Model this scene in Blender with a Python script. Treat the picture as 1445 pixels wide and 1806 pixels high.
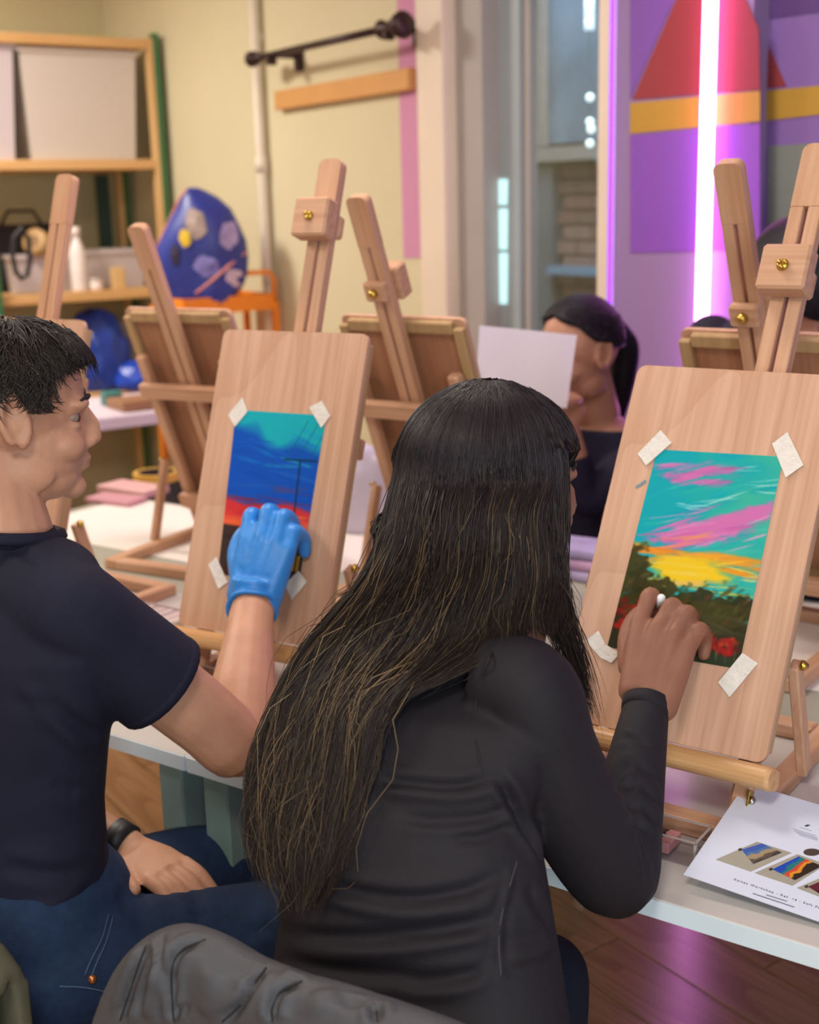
import bpy, bmesh, math, random
import numpy as np
from mathutils import Vector, Matrix, Quaternion
from mathutils.bvhtree import BVHTree

for o in list(bpy.data.objects): bpy.data.objects.remove(o, do_unlink=True)
S = bpy.context.scene
COL = S.collection
random.seed(7); RNG = np.random.default_rng(7)
PI = math.pi

# ------------------------------------------------------------------ camera
IW, IH = 1445, 1806
FPX = 2250.0
PITCH = math.atan(543 / 2250.0)
ROLL = math.radians(1.5)
CZ = 1.55
_f = Vector((0, math.cos(PITCH), -math.sin(PITCH)))
_r0 = Vector((1, 0, 0)); _u0 = _r0.cross(_f)
_r = (_r0 * math.cos(ROLL) - _u0 * math.sin(ROLL)).normalized()
_u = _r.cross(_f).normalized()
CAMP = Vector((0, 0, CZ))
cd = bpy.data.cameras.new('camera'); cam = bpy.data.objects.new('camera', cd); COL.objects.link(cam)
cam.matrix_world = Matrix(((_r.x, _u.x, -_f.x, 0), (_r.y, _u.y, -_f.y, 0), (_r.z, _u.z, -_f.z, CZ), (0, 0, 0, 1)))
cd.sensor_fit = 'VERTICAL'; cd.sensor_height = 36.0; cd.lens = 36.0 * FPX / IH
cd.clip_start = 0.05; cd.clip_end = 60
cd.dof.use_dof = True; cd.dof.focus_distance = 1.55; cd.dof.aperture_fstop = 4.0
S.camera = cam

# ------------------------------------------------------------------ colour management, world, lights
S.view_settings.view_transform = 'Standard'; S.view_settings.look = 'None'
S.view_settings.gamma = 1.0; S.view_settings.use_curve_mapping = False
S.view_settings.exposure = 0.0
wd = bpy.data.worlds.new('world'); S.world = wd; wd.use_nodes = True
wd.node_tree.nodes['Background'].inputs[0].default_value = (0.75, 0.85, 1.0, 1)
wd.node_tree.nodes['Background'].inputs[1].default_value = 0.7

def area_light(name, loc, target, sx, sy, power, color):
    l = bpy.data.lights.new(name, 'AREA'); l.shape = 'RECTANGLE'; l.size = sx; l.size_y = sy
    l.energy = power; l.color = color
    o = bpy.data.objects.new(name, l); COL.objects.link(o); o.location = loc
    o.rotation_euler = (Vector(target) - Vector(loc)).to_track_quat('-Z', 'Y').to_euler()
    return o
WARM = (1.0, 0.92, 0.83); COOL = (0.78, 0.90, 1.0)
CEIL = 2.95
LAMPS = [(-2.3, 4.65, 84), (-0.2, 2.5, 24), (-2.0, 1.7, 28), (-0.3, -0.3, 36)]
for _i, (lx, ly, pw) in enumerate(LAMPS):
    area_light('ceiling_lamp_light', (lx, ly, CEIL - 0.075), (lx, ly, 0), 0.56, 0.56, pw, WARM)
# daylight through the window in the wall behind the photographer
area_light('window_daylight', (0.55, -1.95, 1.55), (0.25, 1.2, 0.95), 1.5, 1.3, 66, COOL)
NEON_POWER = 12.5

# ------------------------------------------------------------------ helpers
def lin(c):
    c = c / 255.0
    return c / 12.92 if c <= 0.04045 else ((c + 0.055) / 1.055) ** 2.4
def hexc(h):
    h = h.lstrip('#'); return tuple(lin(int(h[i:i + 2], 16)) for i in (0, 2, 4))
def ray(px, py):
    return _f + _r * ((px - IW / 2) / FPX) - _u * ((py - IH / 2) / FPX)
def atY(px, py, Y):
    d = ray(px, py); return CAMP + d * (Y / d.y)
def atZ(px, py, z):
    d = ray(px, py); return CAMP + d * ((z - CZ) / d.z)
def on_plane(px, py, p, n):
    d = ray(px, py); return CAMP + d * ((Vector(p) - CAMP).dot(n) / d.dot(n))

class MB:
    """collects shapes into one bmesh"""
    def __init__(self): self.bm = bmesh.new()
    def _add(self, b):
        m = bpy.data.meshes.new('t'); b.to_mesh(m); b.free(); self.bm.from_mesh(m); bpy.data.meshes.remove(m); return self
    def box(self, c, s, M=None, bev=0.0, seg=1):
        b = bmesh.new(); bmesh.ops.create_cube(b, size=1.0)
        bmesh.ops.scale(b, vec=s, verts=b.verts)
        if bev > 0: bmesh.ops.bevel(b, geom=list(b.edges), offset=min(bev, min(s) * 0.45), segments=seg, affect='EDGES', profile=0.6)
        if M is not None: bmesh.ops.transform(b, matrix=M.to_4x4(), verts=b.verts)
        bmesh.ops.translate(b, vec=Vector(c), verts=b.verts)
        return self._add(b)
    def bar(self, p0, p1, w, d, side=(1, 0, 0), bev=0.0):
        p0 = Vector(p0); p1 = Vector(p1); z = (p1 - p0); L = z.length; z.normalize()
        x = Vector(side); x = (x - z * x.dot(z)).normalized(); y = z.cross(x)
        M = Matrix((x, y, z)).transposed()
        return self.box((p0 + p1) / 2, (w, d, L), M, bev)
    def tube(self, pts, r, n=8, cap=True, closed=False):
        pts = [Vector(p) for p in pts]
        rs = r if isinstance(r, (list, tuple)) else [r] * len(pts)
        secs = []; prev = None
        for i, p in enumerate(pts):
            a = pts[(i - 1) % len(pts)] if (closed or i > 0) else p
            c = pts[(i + 1) % len(pts)] if (closed or i < len(pts) - 1) else p
            t = (c - a).normalized()
            if prev is None:
                x = t.orthogonal().normalized()
            else:
                x = (prev - t * prev.dot(t)).normalized()
            prev = x
            secs.append((p, x * rs[i], t.cross(x) * rs[i]))
        return self.loft(secs, n, cap, closed)
    def loft(self, secs, n=12, cap=True, closed=False, power=2.0):
        b = bmesh.new(); rings = []
        for c, ax, ay in secs:
            ring = []
            for k in range(n):
                a = 2 * PI * k / n; ca, sa = math.cos(a), math.sin(a)
                if power != 2.0:
                    ca = math.copysign(abs(ca) ** (2 / power), ca); sa = math.copysign(abs(sa) ** (2 / power), sa)
                ring.append(b.verts.new(Vector(c) + Vector(ax) * ca + Vector(ay) * sa))
            rings.append(ring)
        m = len(rings)
        for i in range(m if closed else m - 1):
            A, B_ = rings[i], rings[(i + 1) % m]
            for k in range(n):
                b.faces.new((A[k], A[(k + 1) % n], B_[(k + 1) % n], B_[k]))
        if cap and not closed:
            b.faces.new(list(reversed(rings[0]))); b.faces.new(rings[-1])
        bmesh.ops.recalc_face_normals(b, faces=b.faces)
        return self._add(b)
    def lathe(self, prof, n=16, M=None, c=(0, 0, 0)):
        secs = [((0, 0, z), (r, 0, 0), (0, r, 0)) for r, z in prof]
        b2 = MB(); b2.loft(secs, n)
        if M is not None: bmesh.ops.transform(b2.bm, matrix=M.to_4x4(), verts=b2.bm.verts)
        bmesh.ops.translate(b2.bm, vec=Vector(c), verts=b2.bm.verts)
        return self._add(b2.bm)
    def prism(self, poly, off):
        """poly: 3D points (planar), off: extrusion vector"""
        b = bmesh.new(); off = Vector(off)
        A = [b.verts.new(Vector(p)) for p in poly]; B_ = [b.verts.new(Vector(p) + off) for p in poly]
        n = len(A)
        b.faces.new(list(reversed(A))); b.faces.new(B_)
        for k in range(n): b.faces.new((A[k], A[(k + 1) % n], B_[(k + 1) % n], B_[k]))
        bmesh.ops.recalc_face_normals(b, faces=b.faces)
        return self._add(b)
    def ball(self, c, r, M=None, u=20, v=14):
        b = bmesh.new(); bmesh.ops.create_uvsphere(b, u_segments=u, v_segments=v, radius=1.0)
        r = (r, r, r) if isinstance(r, (int, float)) else r
        bmesh.ops.scale(b, vec=r, verts=b.verts)
        if M is not None: bmesh.ops.transform(b, matrix=M.to_4x4(), verts=b.verts)
        bmesh.ops.translate(b, vec=Vector(c), verts=b.verts)
        return self._add(b)
    def mesh(self, name, smooth=False):
        me = bpy.data.meshes.new(name); self.bm.to_mesh(me); self.bm.free()
        if smooth: me.polygons.foreach_set('use_smooth', [True] * len(me.polygons))
        return me
    def out(self, name, mat, parent=None, smooth=False, M=None):
        return mesh_obj(name, self.mesh(name, smooth), mat, parent, M)

def mesh_obj(name, me, mat, parent=None, M=None):
    o = bpy.data.objects.new(name, me); COL.objects.link(o)
    if mat is not None and len(me.materials) == 0: me.materials.append(mat)
    if parent is not None: o.parent = parent
    if M is not None: o.matrix_local = M
    return o
def tag(o, label=None, cat=None, group=None, kind=None):
    if label: o['label'] = label
    if cat: o['category'] = cat
    if group: o['group'] = group
    if kind: o['kind'] = kind
    return o
def thing(name, label, cat, loc=(0, 0, 0), rotz=0.0, group=None, M=None):
    o = bpy.data.objects.new(name, None); COL.objects.link(o); o.empty_display_size = 0.05
    if M is not None: o.matrix_world = M
    else: o.location = loc; o.rotation_euler = (0, 0, rotz)
    return tag(o, label, cat, group)
def copy_tree(o, parent=None):
    c = o.copy(); COL.objects.link(c); c.parent = parent
    for ch in list(o.children): copy_tree(ch, c)
    return c

# ------------------------------------------------------------------ materials
def new_mat(name):
    m = bpy.data.materials.new(name); m.use_nodes = True
    nt = m.node_tree; return m, nt, nt.nodes['Principled BSDF']
def plain(name, col, rough=0.55, metal=0.0, var=0.06, scale=18.0, bump=0.0, bscale=60.0, spec=0.5, stretch=(1, 1, 1), **kw):
    """plain colour with a little procedural variation and fine relief"""
    m, nt, p = new_mat(name); c = hexc(col) if isinstance(col, str) else col
    p.inputs['Roughness'].default_value = rough; p.inputs['Metallic'].default_value = metal
    p.inputs['Specular IOR Level'].default_value = spec
    tc = nt.nodes.new('ShaderNodeTexCoord'); mp = nt.nodes.new('ShaderNodeMapping'); mp.inputs['Scale'].default_value = stretch
    nt.links.new(tc.outputs['Object'], mp.inputs['Vector'])
    n = nt.nodes.new('ShaderNodeTexNoise'); n.inputs['Scale'].default_value = scale; n.inputs['Detail'].default_value = 3
    nt.links.new(mp.outputs['Vector'], n.inputs['Vector'])
    r = nt.nodes.new('ShaderNodeValToRGB')
    r.color_ramp.elements[0].position = 0.3; r.color_ramp.elements[1].position = 0.7
    r.color_ramp.elements[0].color = tuple(max(0, x * (1 - var)) for x in c) + (1,)
    r.color_ramp.elements[1].color = tuple(min(1, x * (1 + var)) for x in c) + (1,)
    nt.links.new(n.outputs['Fac'], r.inputs['Fac']); nt.links.new(r.outputs['Color'], p.inputs['Base Color'])
    if bump > 0:
        nb = nt.nodes.new('ShaderNodeTexNoise'); nb.inputs['Scale'].default_value = bscale; nb.inputs['Detail'].default_value = 4
        nt.links.new(mp.outputs['Vector'], nb.inputs['Vector'])
        bp = nt.nodes.new('ShaderNodeBump'); bp.inputs['Strength'].default_value = bump; bp.inputs['Distance'].default_value = 0.004
        nt.links.new(nb.outputs['Fac'], bp.inputs['Height']); nt.links.new(bp.outputs['Normal'], p.inputs['Normal'])
    for k, v in kw.items(): p.inputs[k.replace('_', ' ')].default_value = v
    return m
def wood(name, c1, c2, axis='z', rough=0.5, scale=1.0, cath=0.0):
    m, nt, p = new_mat(name); p.inputs['Roughness'].default_value = rough
    p.inputs['Specular IOR Level'].default_value = 0.35
    tc = nt.nodes.new('ShaderNodeTexCoord'); mp = nt.nodes.new('ShaderNodeMapping')
    sc = {'x': (4, 90, 90), 'y': (90, 4, 90), 'z': (90, 90, 4)}[axis]
    mp.inputs['Scale'].default_value = tuple(s * scale for s in sc)
    nt.links.new(tc.outputs['Object'], mp.inputs['Vector'])
    n = nt.nodes.new('ShaderNodeTexNoise'); n.inputs['Scale'].default_value = 1.0; n.inputs['Detail'].default_value = 5; n.inputs['Distortion'].default_value = 0.3
    nt.links.new(mp.outputs['Vector'], n.inputs['Vector'])
    r = nt.nodes.new('ShaderNodeValToRGB')
    r.color_ramp.elements[0].position = 0.28; r.color_ramp.elements[1].position = 0.72
    r.color_ramp.elements[0].color = hexc(c1) + (1,); r.color_ramp.elements[1].color = hexc(c2) + (1,)
    fac = n.outputs['Fac']
    if cath > 0:
        mp2 = nt.nodes.new('ShaderNodeMapping'); s2 = {'x': (.5, 14, 14), 'y': (14, .5, 14), 'z': (14, 14, .5)}[axis]
        mp2.inputs['Scale'].default_value = s2; nt.links.new(tc.outputs['Object'], mp2.inputs['Vector'])
        nb = nt.nodes.new('ShaderNodeTexNoise'); nb.inputs['Scale'].default_value = 0.55; nb.inputs['Detail'].default_value = 0.0
        nt.links.new(mp2.outputs['Vector'], nb.inputs['Vector'])
        mu = nt.nodes.new('ShaderNodeMath'); mu.operation = 'MULTIPLY'; mu.inputs[1].default_value = 34.0
        nt.links.new(nb.outputs['Fac'], mu.inputs[0])
        fr = nt.nodes.new('ShaderNodeMath'); fr.operation = 'FRACT'; nt.links.new(mu.outputs[0], fr.inputs[0])
        pw = nt.nodes.new('ShaderNodeMath'); pw.operation = 'POWER'; pw.inputs[1].default_value = 3.0; nt.links.new(fr.outputs[0], pw.inputs[0])
        mx = nt.nodes.new('ShaderNodeMath'); mx.operation = 'MULTIPLY_ADD'; mx.inputs[1].default_value = -cath
        nt.links.new(pw.outputs[0], mx.inputs[0]); nt.links.new(fac, mx.inputs[2]); fac = mx.outputs[0]
    nt.links.new(fac, r.inputs['Fac']); nt.links.new(r.outputs['Color'], p.inputs['Base Color'])
    bp = nt.nodes.new('ShaderNodeBump'); bp.inputs['Strength'].default_value = 0.08; bp.inputs['Distance'].default_value = 0.001
    nt.links.new(n.outputs['Fac'], bp.inputs['Height']); nt.links.new(bp.outputs['Normal'], p.inputs['Normal'])
    return m
def emit(name, col, strength):
    m, nt, p = new_mat(name); p.inputs['Base Color'].default_value = tuple(col) + (1,)
    p.inputs['Emission Color'].default_value = tuple(col) + (1,); p.inputs['Emission Strength'].default_value = strength
    return m
def glass(name, col=(1, 1, 1), rough=0.02, alpha=0.12):
    """thin sheet: mostly clear with a fresnel reflection"""
    m, nt, p = new_mat(name); nt.nodes.remove(p); out = nt.nodes['Material Output']
    tr = nt.nodes.new('ShaderNodeBsdfTransparent'); tr.inputs[0].default_value = tuple(col) + (1,)
    gl = nt.nodes.new('ShaderNodeBsdfGlossy'); gl.inputs['Roughness'].default_value = rough
    lw = nt.nodes.new("ShaderNodeLayerWeight"); fr = nt.nodes.new("ShaderNodeMath"); fr.operation = "MULTIPLY_ADD"; fr.inputs[1].default_value = 0.12; fr.inputs[2].default_value = 0.04; nt.links.new(lw.outputs["Facing"], fr.inputs[0])
    mx = nt.nodes.new('ShaderNodeMixShader')
    nt.links.new(fr.outputs[0], mx.inputs[0]); nt.links.new(tr.outputs[0], mx.inputs[1]); nt.links.new(gl.outputs[0], mx.inputs[2])
    nt.links.new(mx.outputs[0], out.inputs['Surface'])
    return m
def milky(name, col, alpha=0.6, rough=0.35):
    m, nt, p = new_mat(name); p.inputs['Base Color'].default_value = hexc(col) + (1,)
    p.inputs['Alpha'].default_value = alpha; p.inputs['Roughness'].default_value = rough
    return m
def attr_mat(name, attr='Col', rough=0.6, bump=0.0, spec=0.4):
    m, nt, p = new_mat(name); p.inputs['Roughness'].default_value = rough; p.inputs['Specular IOR Level'].default_value = spec
    a = nt.nodes.new('ShaderNodeAttribute'); a.attribute_name = attr
    nt.links.new(a.outputs['Color'], p.inputs['Base Color'])
    return m

M = {}
M['beech_z'] = wood('beech_z', '#bd8c6a', '#d2a788', 'z')
M['beech_x'] = wood('beech_x', '#bd8c6a', '#d2a788', 'x')
M['beech_y'] = wood('beech_y', '#bd8c6a', '#d2a788', 'y')
M['ledge'] = wood('ledge', '#bd8a58', '#d9ab78', 'x', 0.4)
M['board'] = wood('board_face', '#c4977a', '#d8ae94', 'z', 0.5, 0.8, 0.16)
M['board_side'] = wood('board_side', '#a98860', '#bb9a6e', 'z', 0.55)
M['board_back'] = wood('board_back', '#9a6a4c', '#ad7c5c', 'z', 0.6)
M['brass'] = plain('brass', '#c9a850', 0.25, 1.0, 0.03)
M['steel'] = plain('steel', '#b8b6b0', 0.25, 1.0, 0.03)
M['white_tape'] = plain('masking_tape', '#e6dfd6', 0.7, 0, 0.05, 60, 0.5, 150)
# ------------------------------------------------------------------ room
ANG = math.radians(34)
E1 = Vector((math.cos(ANG), math.sin(ANG), 0)); E2 = Vector((-math.sin(ANG), math.cos(ANG), 0))
WA, WB = 2.6, 6.5
BK1, BK2 = -3.3, -2.3       # the walls behind and to the left of the photographer
def RW(a, b, z=0.0): return E1 * a + E2 * b + Vector((0, 0, z))
RM = Matrix((E1, E2, Vector((0, 0, 1)))).transposed()
RM4 = RM.to_4x4()
def on_wall(px, py, a=WA): return on_plane(px, py, E1 * a, E1)
def e2_of(px, a=WA, py=400): return on_wall(px, py, a).dot(E2)
def rbox(b, a0, a1, b0, b1, z0, z1, bev=0.0):
    c = RW((a0 + a1) / 2, (b0 + b1) / 2, (z0 + z1) / 2)
    return b.box(c, (abs(a1 - a0), abs(b1 - b0), abs(z1 - z0)), RM, bev)

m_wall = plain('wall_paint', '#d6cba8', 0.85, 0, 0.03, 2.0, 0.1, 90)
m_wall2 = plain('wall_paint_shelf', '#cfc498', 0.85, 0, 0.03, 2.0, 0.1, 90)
m_lilac = plain('lilac_paint', '#8866ac', 0.8, 0, 0.03, 2.0)
m_ceil = plain('ceiling_paint', '#e8e4da', 0.9, 0, 0.02, 3)
m_frame = plain('cream_frame', '#e8d6c2', 0.5, 0, 0.03, 6)
m_jamb = plain('grey_jamb', '#a9a09d', 0.5, 0, 0.04, 5)
m_floorbase = plain('floor_base', '#6b4e32', 0.6)

def structure(b, name, mat, parent=None):
    o = b.out(name, mat, parent); o['kind'] = 'structure'; return o

# floor with planks
floor = structure(rbox(MB(), BK1, WA + 0.1, BK2, WB + 0.1, -0.12, -0.012), 'floor', m_floorbase)
m_plank = wood('floor_plank', '#96704a', '#b48a5c', 'y', 0.22, 0.35, 0.5)
bm_ = MB().box((0, 0, 0), (0.157, 1.196, 0.012), None, 0.0015)
plank_me = bm_.mesh('plank'); plank_me.materials.append(m_plank)
for i in range(36):
    a = -3.15 + i * 0.16
    off = (i * 0.47) % 1.2
    for j in range(-1, 6):
        bb = j * 1.2 + off + 0.3
        if bb > WB - 0.6 or a > WA - 0.09: continue
        p = bpy.data.objects.new('plank', plank_me); COL.objects.link(p); p.parent = floor
        p.matrix_world = Matrix.Translation(RW(a, bb, -0.006)) @ RM4
ceiling = structure(rbox(MB(), BK1, WA + 0.1, BK2, WB + 0.1, CEIL, CEIL + 0.1), 'ceiling', m_ceil)

# walls
e_fr0, e_fr1 = e2_of(755), e2_of(800)      # left frame of the glazed door
e_o1, e_o0 = e2_of(1075), e2_of(1099)      # right frame
e_p1, e_p0 = e2_of(1102), e2_of(1345)      # pilaster
HEAD = 2.5
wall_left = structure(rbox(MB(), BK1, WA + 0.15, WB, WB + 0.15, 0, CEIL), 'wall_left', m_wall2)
b = MB(); rbox(b, WA, WA + 0.15, e_fr0, WB, 0, CEIL)
rbox(b, WA, WA + 0.15, e_o0, e_fr0, HEAD, CEIL)
wall_right = structure(b, 'wall_right', m_wall)
wall_mural = structure(rbox(MB(), WA, WA + 0.15, BK2, e_o0, 0, CEIL), 'wall_mural', m_lilac)
b = MB(); rbox(b, BK1 - 0.15, BK1, BK2, WB, 0, CEIL); structure(b, 'wall_far_left', m_wall)
# wall behind the photographer with a window opening
w0, w1 = 0.2, 2.0
b = MB(); rbox(b, BK1, w0, BK2 - 0.15, BK2, 0, CEIL); rbox(b, w1, WA, BK2 - 0.15, BK2, 0, CEIL)
rbox(b, w0, w1, BK2 - 0.15, BK2, 0, 0.85); rbox(b, w0, w1, BK2 - 0.15, BK2, 2.3, CEIL)
structure(b, 'wall_back', m_wall)

# pilaster with mural, painted shapes
PA = WA - 0.06
pil = structure(rbox(MB(), PA, WA, e_p0, e_p1, 0, CEIL), 'wall_pilaster', plain('pilaster_paint', '#937aa6', 0.8, 0, 0.03, 2.0))
pil.name = 'trim_1'
def decal(name, pix, a, mat, parent, th=0.0025):
    pts = [on_wall(x, y, a) - E1 * 0.0005 for x, y in pix]
    return MB().prism(pts, -E1 * th).out(name, mat, parent)
m_red = plain('mural_red', '#93363a', 0.8, 0, 0.04, 3); m_yel = plain('mural_yellow', '#b98f34', 0.8, 0, 0.04, 3)
m_pur = plain('mural_purple', '#7d52a6', 0.8, 0, 0.04, 3); m_pur2 = plain('mural_deep_purple', '#5f3f80', 0.8, 0, 0.04, 3)
m_grn = plain('mural_grey_green', '#7f847e', 0.8, 0, 0.04, 3); m_pink = plain('mural_pink', '#cf8fb0', 0.85, 0, 0.03, 3)
decal('painted_triangle', [(1117, 176), (1200, -14), (1311, -14), (1340, 52), (1342, 158)], PA, m_red, pil)
decal('painted_stripe', [(1113, 182), (1342, 160), (1342, 214), (1113, 236)], PA, m_yel, pil)
decal('painted_panel', [(1113, 239), (1342, 217), (1342, 440), (1113, 446)], PA, plain('mural_violet', '#8650b4', 0.8, 0, 0.04, 3), pil)
decal('painted_panel', [(1113, 174), (1113, -14), (1196, -14)], PA, m_pur, pil)
decal('painted_triangle', [(1352, 70), (1388, 152), (1352, 156)], WA, m_red, wall_mural)
decal('painted_stripe', [(1352, 160), (1500, 146), (1500, 196), (1352, 213)], WA, m_yel, wall_mural)
decal('painted_panel', [(1356, 258), (1500, 248), (1500, 700), (1356, 700)], WA, m_grn, wall_mural)
decal('painted_panel', [(1352, 34), (1352, -14), (1500, -14), (1500, 14)], WA, m_pur2, wall_mural)
decal('painted_stripe', [(701, -14), (752, -14), (759, 455), (713, 455)], WA, m_pink, wall_right)

# neon tubes
neon_mat = emit('neon_magenta', (1.0, 0.30, 0.95), NEON_POWER)
nt_ = thing('neon_tube_light', 'tall glowing magenta neon tube on the mural wall', 'light', tuple(on_wall(1240, 500, PA - 0.03)))
nt_.location.z = 0.35
b = MB(); b.tube([(0, 0, 0.02), (0, 0, 2.55)], 0.018, 14); b.out('tube', neon_mat, nt_, True)
cap_mat = plain('neon_cap_white', '#e8e8ea', 0.4)
for z in (0.0, 2.55):
    MB().lathe([(0.0, z), (0.021, z), (0.021, z + 0.03), (0.0, z + 0.03)], 14).out('end_cap', cap_mat, nt_)
for z in (0.6, 1.9):
    MB().bar((0, 0, z), tuple(Vector((0, 0, z)) + E1 * 0.03), 0.02, 0.02, (0, 0, 1)).out('clip', cap_mat, nt_)
neon_mat2 = emit('neon_violet', (0.32, 0.05, 0.95), 1.15)
sl = thing('neon_strip_light', 'thin violet glowing strip beside the cream door frame', 'light', tuple(RW(PA - 0.006, e_p1 - 0.012, 0.35)))
MB().box((0, 0, 1.28), (0.008, 0.012, 2.5), RM).out('strip', neon_mat2, sl)
MB().box((E1 * 0.004 + Vector((0, 0, 1.28))), (0.004, 0.016, 2.52), RM).out('channel', cap_mat, sl)

# glazed door: cream frame, grey reveal, door leaf with glowing slit panes, glass
fr = structure(rbox(MB(), WA - 0.035, WA + 0.12, e_fr1, e_fr0, 0, HEAD, 0.004), 'trim_2', m_frame)
structure(rbox(MB(), WA - 0.05, WA + 0.12, e_o0, e_o1, 0, HEAD, 0.004), 'trim_3', m_frame)
structure(rbox(MB(), WA - 0.03, WA + 0.12, e_o1, e_fr1, HEAD - 0.08, HEAD, 0.004), 'trim_4', m_frame)
structure(rbox(MB(), WA + 0.02, WA + 0.14, e2_of(845), e_fr1 - 0.002, 0, HEAD - 0.08), 'trim_5', m_jamb)
DA = WA + 0.09
d0, d1 = e2_of(917, DA), e2_of(850, DA)
door = structure(rbox(MB(), DA, DA + 0.04, d0, d1, 0.0, HEAD - 0.09, 0.003), 'door_1', plain('door_panel', '#a3adb2', 0.45, 0, 0.04, 4))
m_slit = emit('glowing_cyan_pane', hexc('#bfeef2'), 0.9)  # pale cyan glow set in the pane material itself
for (y0, y1) in ((316, 361), (368, 440), (446, 536)):
    pts = [on_wall(x, y, DA) for x, y in ((866, y0), (896, y0), (895, y1), (867, y1))]
    MB().prism(pts, -E1 * 0.006).out('pane', m_slit, door)
win = structure(MB().box(RW(DA + 0.03, (e_o1 + d0) / 2, HEAD / 2), (0.03, 0.03, HEAD - 0.1), RM), 'window_1', m_jamb)
win.location += E2 * ((d0 - e_o1) / 2 - 0.02)
rbox(MB(), DA + 0.02, DA + 0.028, e_o1, d0, 0.05, HEAD - 0.09).out('pane', glass('window_glass', (0.86, 0.9, 0.93)), win)
rbox(MB(), DA + 0.005, DA + 0.045, e_o1, d0, 1.0, 1.03).out('rail', m_jamb, win)
for o_ in win.children: o_.matrix_parent_inverse = win.matrix_world.inverted() if False else Matrix.Translation(-(E2 * ((d0 - e_o1) / 2 - 0.02)))

# what stands beyond the glass: passage with brick building
OA = WA + 1.9
out_floor = structure(rbox(MB(), WA + 0.16, OA + 0.6, 0.5, 7.5, -0.12, 0), 'floor_passage', plain('passage_floor', '#55524e', 0.5))
bw = structure(rbox(MB(), OA + 0.055, OA + 0.4, 2.6, 6.6, 0, 4.2), 'wall_passage', plain('brick_mortar', '#6d625c', 0.9))
br_mats = [plain('brick_red', '#7d5a50', 0.8, 0, 0.12, 9), plain('brick_brown', '#70564e', 0.8, 0, 0.12, 9), plain('brick_pale', '#8a6a60', 0.8, 0, 0.12, 9)]
br_me = []
for mm in br_mats:
    me = MB().box((0, 0, 0), (0.10, 0.215, 0.065), None, 0.004).mesh('brick'); me.materials.append(mm); br_me.append(me)
ZLED = on_wall(1000, 285, OA).z
b_lo, b_hi = e2_of(1078, OA), e2_of(990, OA)
rows = 0
z = 0.7
while z < ZLED - .05:
    bb = b_lo - 0.1 + (0.11 if rows % 2 else 0.0)
    while bb < b_hi + 0.05:
        br = bpy.data.objects.new('brick', random.choice(br_me)); COL.objects.link(br); br.parent = bw
        br.matrix_world = Matrix.Translation(RW(OA + 0.03 + random.uniform(-.004, .004), bb, z)) @ RM4; bb += 0.225
    z += 0.076; rows += 1
m_dark = plain('dark_shopfront', '#5f6064', 0.3, 0, 0.1, 3); m_ledge = plain('stone_ledge', '#8a7f76', 0.7)
rbox(MB(), OA - 0.06, OA + 0.05, e2_of(990, OA), e2_of(905, OA), 0.3, ZLED - .02).out('dark_door_panel', m_dark, bw)
rbox(MB(), OA - 0.12, OA + 0.05, 2.7, 6.5, ZLED, ZLED + .07).out('stone_ledge', m_ledge, bw)
rbox(MB(), OA - 0.03, OA + 0.05, 2.7, 6.5, ZLED + .09, 4.0).out('upper_window_reflection', plain('reflection_glazing', '#6f7c88', 0.15, 0, 0.35, 2.2, spec=0.8), bw)  # window panel, grey-blue of the glass reflection put into its colour
for px in (948, 958):
    c = on_wall(px, 100, OA - 0.06); rbox(MB(), OA - 0.08, OA - 0.04, c.dot(E2) - 0.02, c.dot(E2) + 0.02, ZLED + .08, 3.2).out('mullion', m_ledge, bw)
rbox(MB(), OA - 0.1, OA + 0.02, b_lo - 0.1, b_hi, on_wall(1040, 484, OA).z, on_wall(1040, 470, OA).z).out('blue_sill', plain('blue_sill', '#7088a0', 0.5), bw)
tag(thing('string_light', 'string of small white bulbs hanging beyond the glass door', 'light'))
sr = bpy.data.objects['string_light']; sr.location = tuple(on_wall(1040, 500, OA - 0.35)); sr.location.z = 3.2
sp = [on_wall(x, y, OA - 0.35) - sr.location for x, y in ((1040, 10), (1039, 40), (1041, 172), (1041, 215), (1043, 228), (1041, 253), (1066, 318), (1065, 357), (1063, 466))]
MB().tube([Vector((0, 0, 0))] + sp, 0.003, 6).out('cable', m_dark, sr)
m_bulb = emit('bulb_white', (0.85, 1.0, 0.97), 1.6)
for p in sp: MB().ball(p, 0.018, None, 12, 8).out('bulb', m_bulb, sr, True)
tl = thing('tube_lamp', 'short bright tube lamp hanging at the top of the glass door view', 'light', tuple(on_wall(1040, 28, OA - 0.2)))
MB().tube([(0, 0, -0.06), (0, 0, 0.22)], 0.022, 12).out('tube', m_bulb, tl, True)
MB().lathe([(0, .22), (.026, .22), (.026, .26), (0, .26)], 12).out('end_cap', m_dark, tl)
area_light('passage_fill_light', RW(WA + 1.0, 4.2, 3.6), RW(OA, 4.2, 1.6), 1.0, 2.0, 130, COOL)  # unseen area light added to brighten the view through the glass

# ceiling lamps (housing and diffuser round each light)
for i, (lx, ly, pw) in enumerate(LAMPS):
    t = thing('ceiling_light', ['square ceiling panel light over the shelf corner', 'square ceiling panel light over the tables', 'square ceiling panel light over the seated man', 'square ceiling panel light over the photographer'][i], 'light', (lx, ly, CEIL), 0, 'ceiling panel lights')
    b = MB()
    for sx, sy, wx, wy in ((0.31, 0, 0.04, 0.66), (-0.31, 0, 0.04, 0.66), (0, 0.31, 0.58, 0.04), (0, -0.31, 0.58, 0.04)): b.box((sx, sy, -0.04), (wx, wy, 0.08))
    b.out('housing', m_frame, t)
    MB().box((0, 0, -0.03), (0.58, 0.58, 0.02)).out('diffuser', m_ceil, t)

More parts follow.
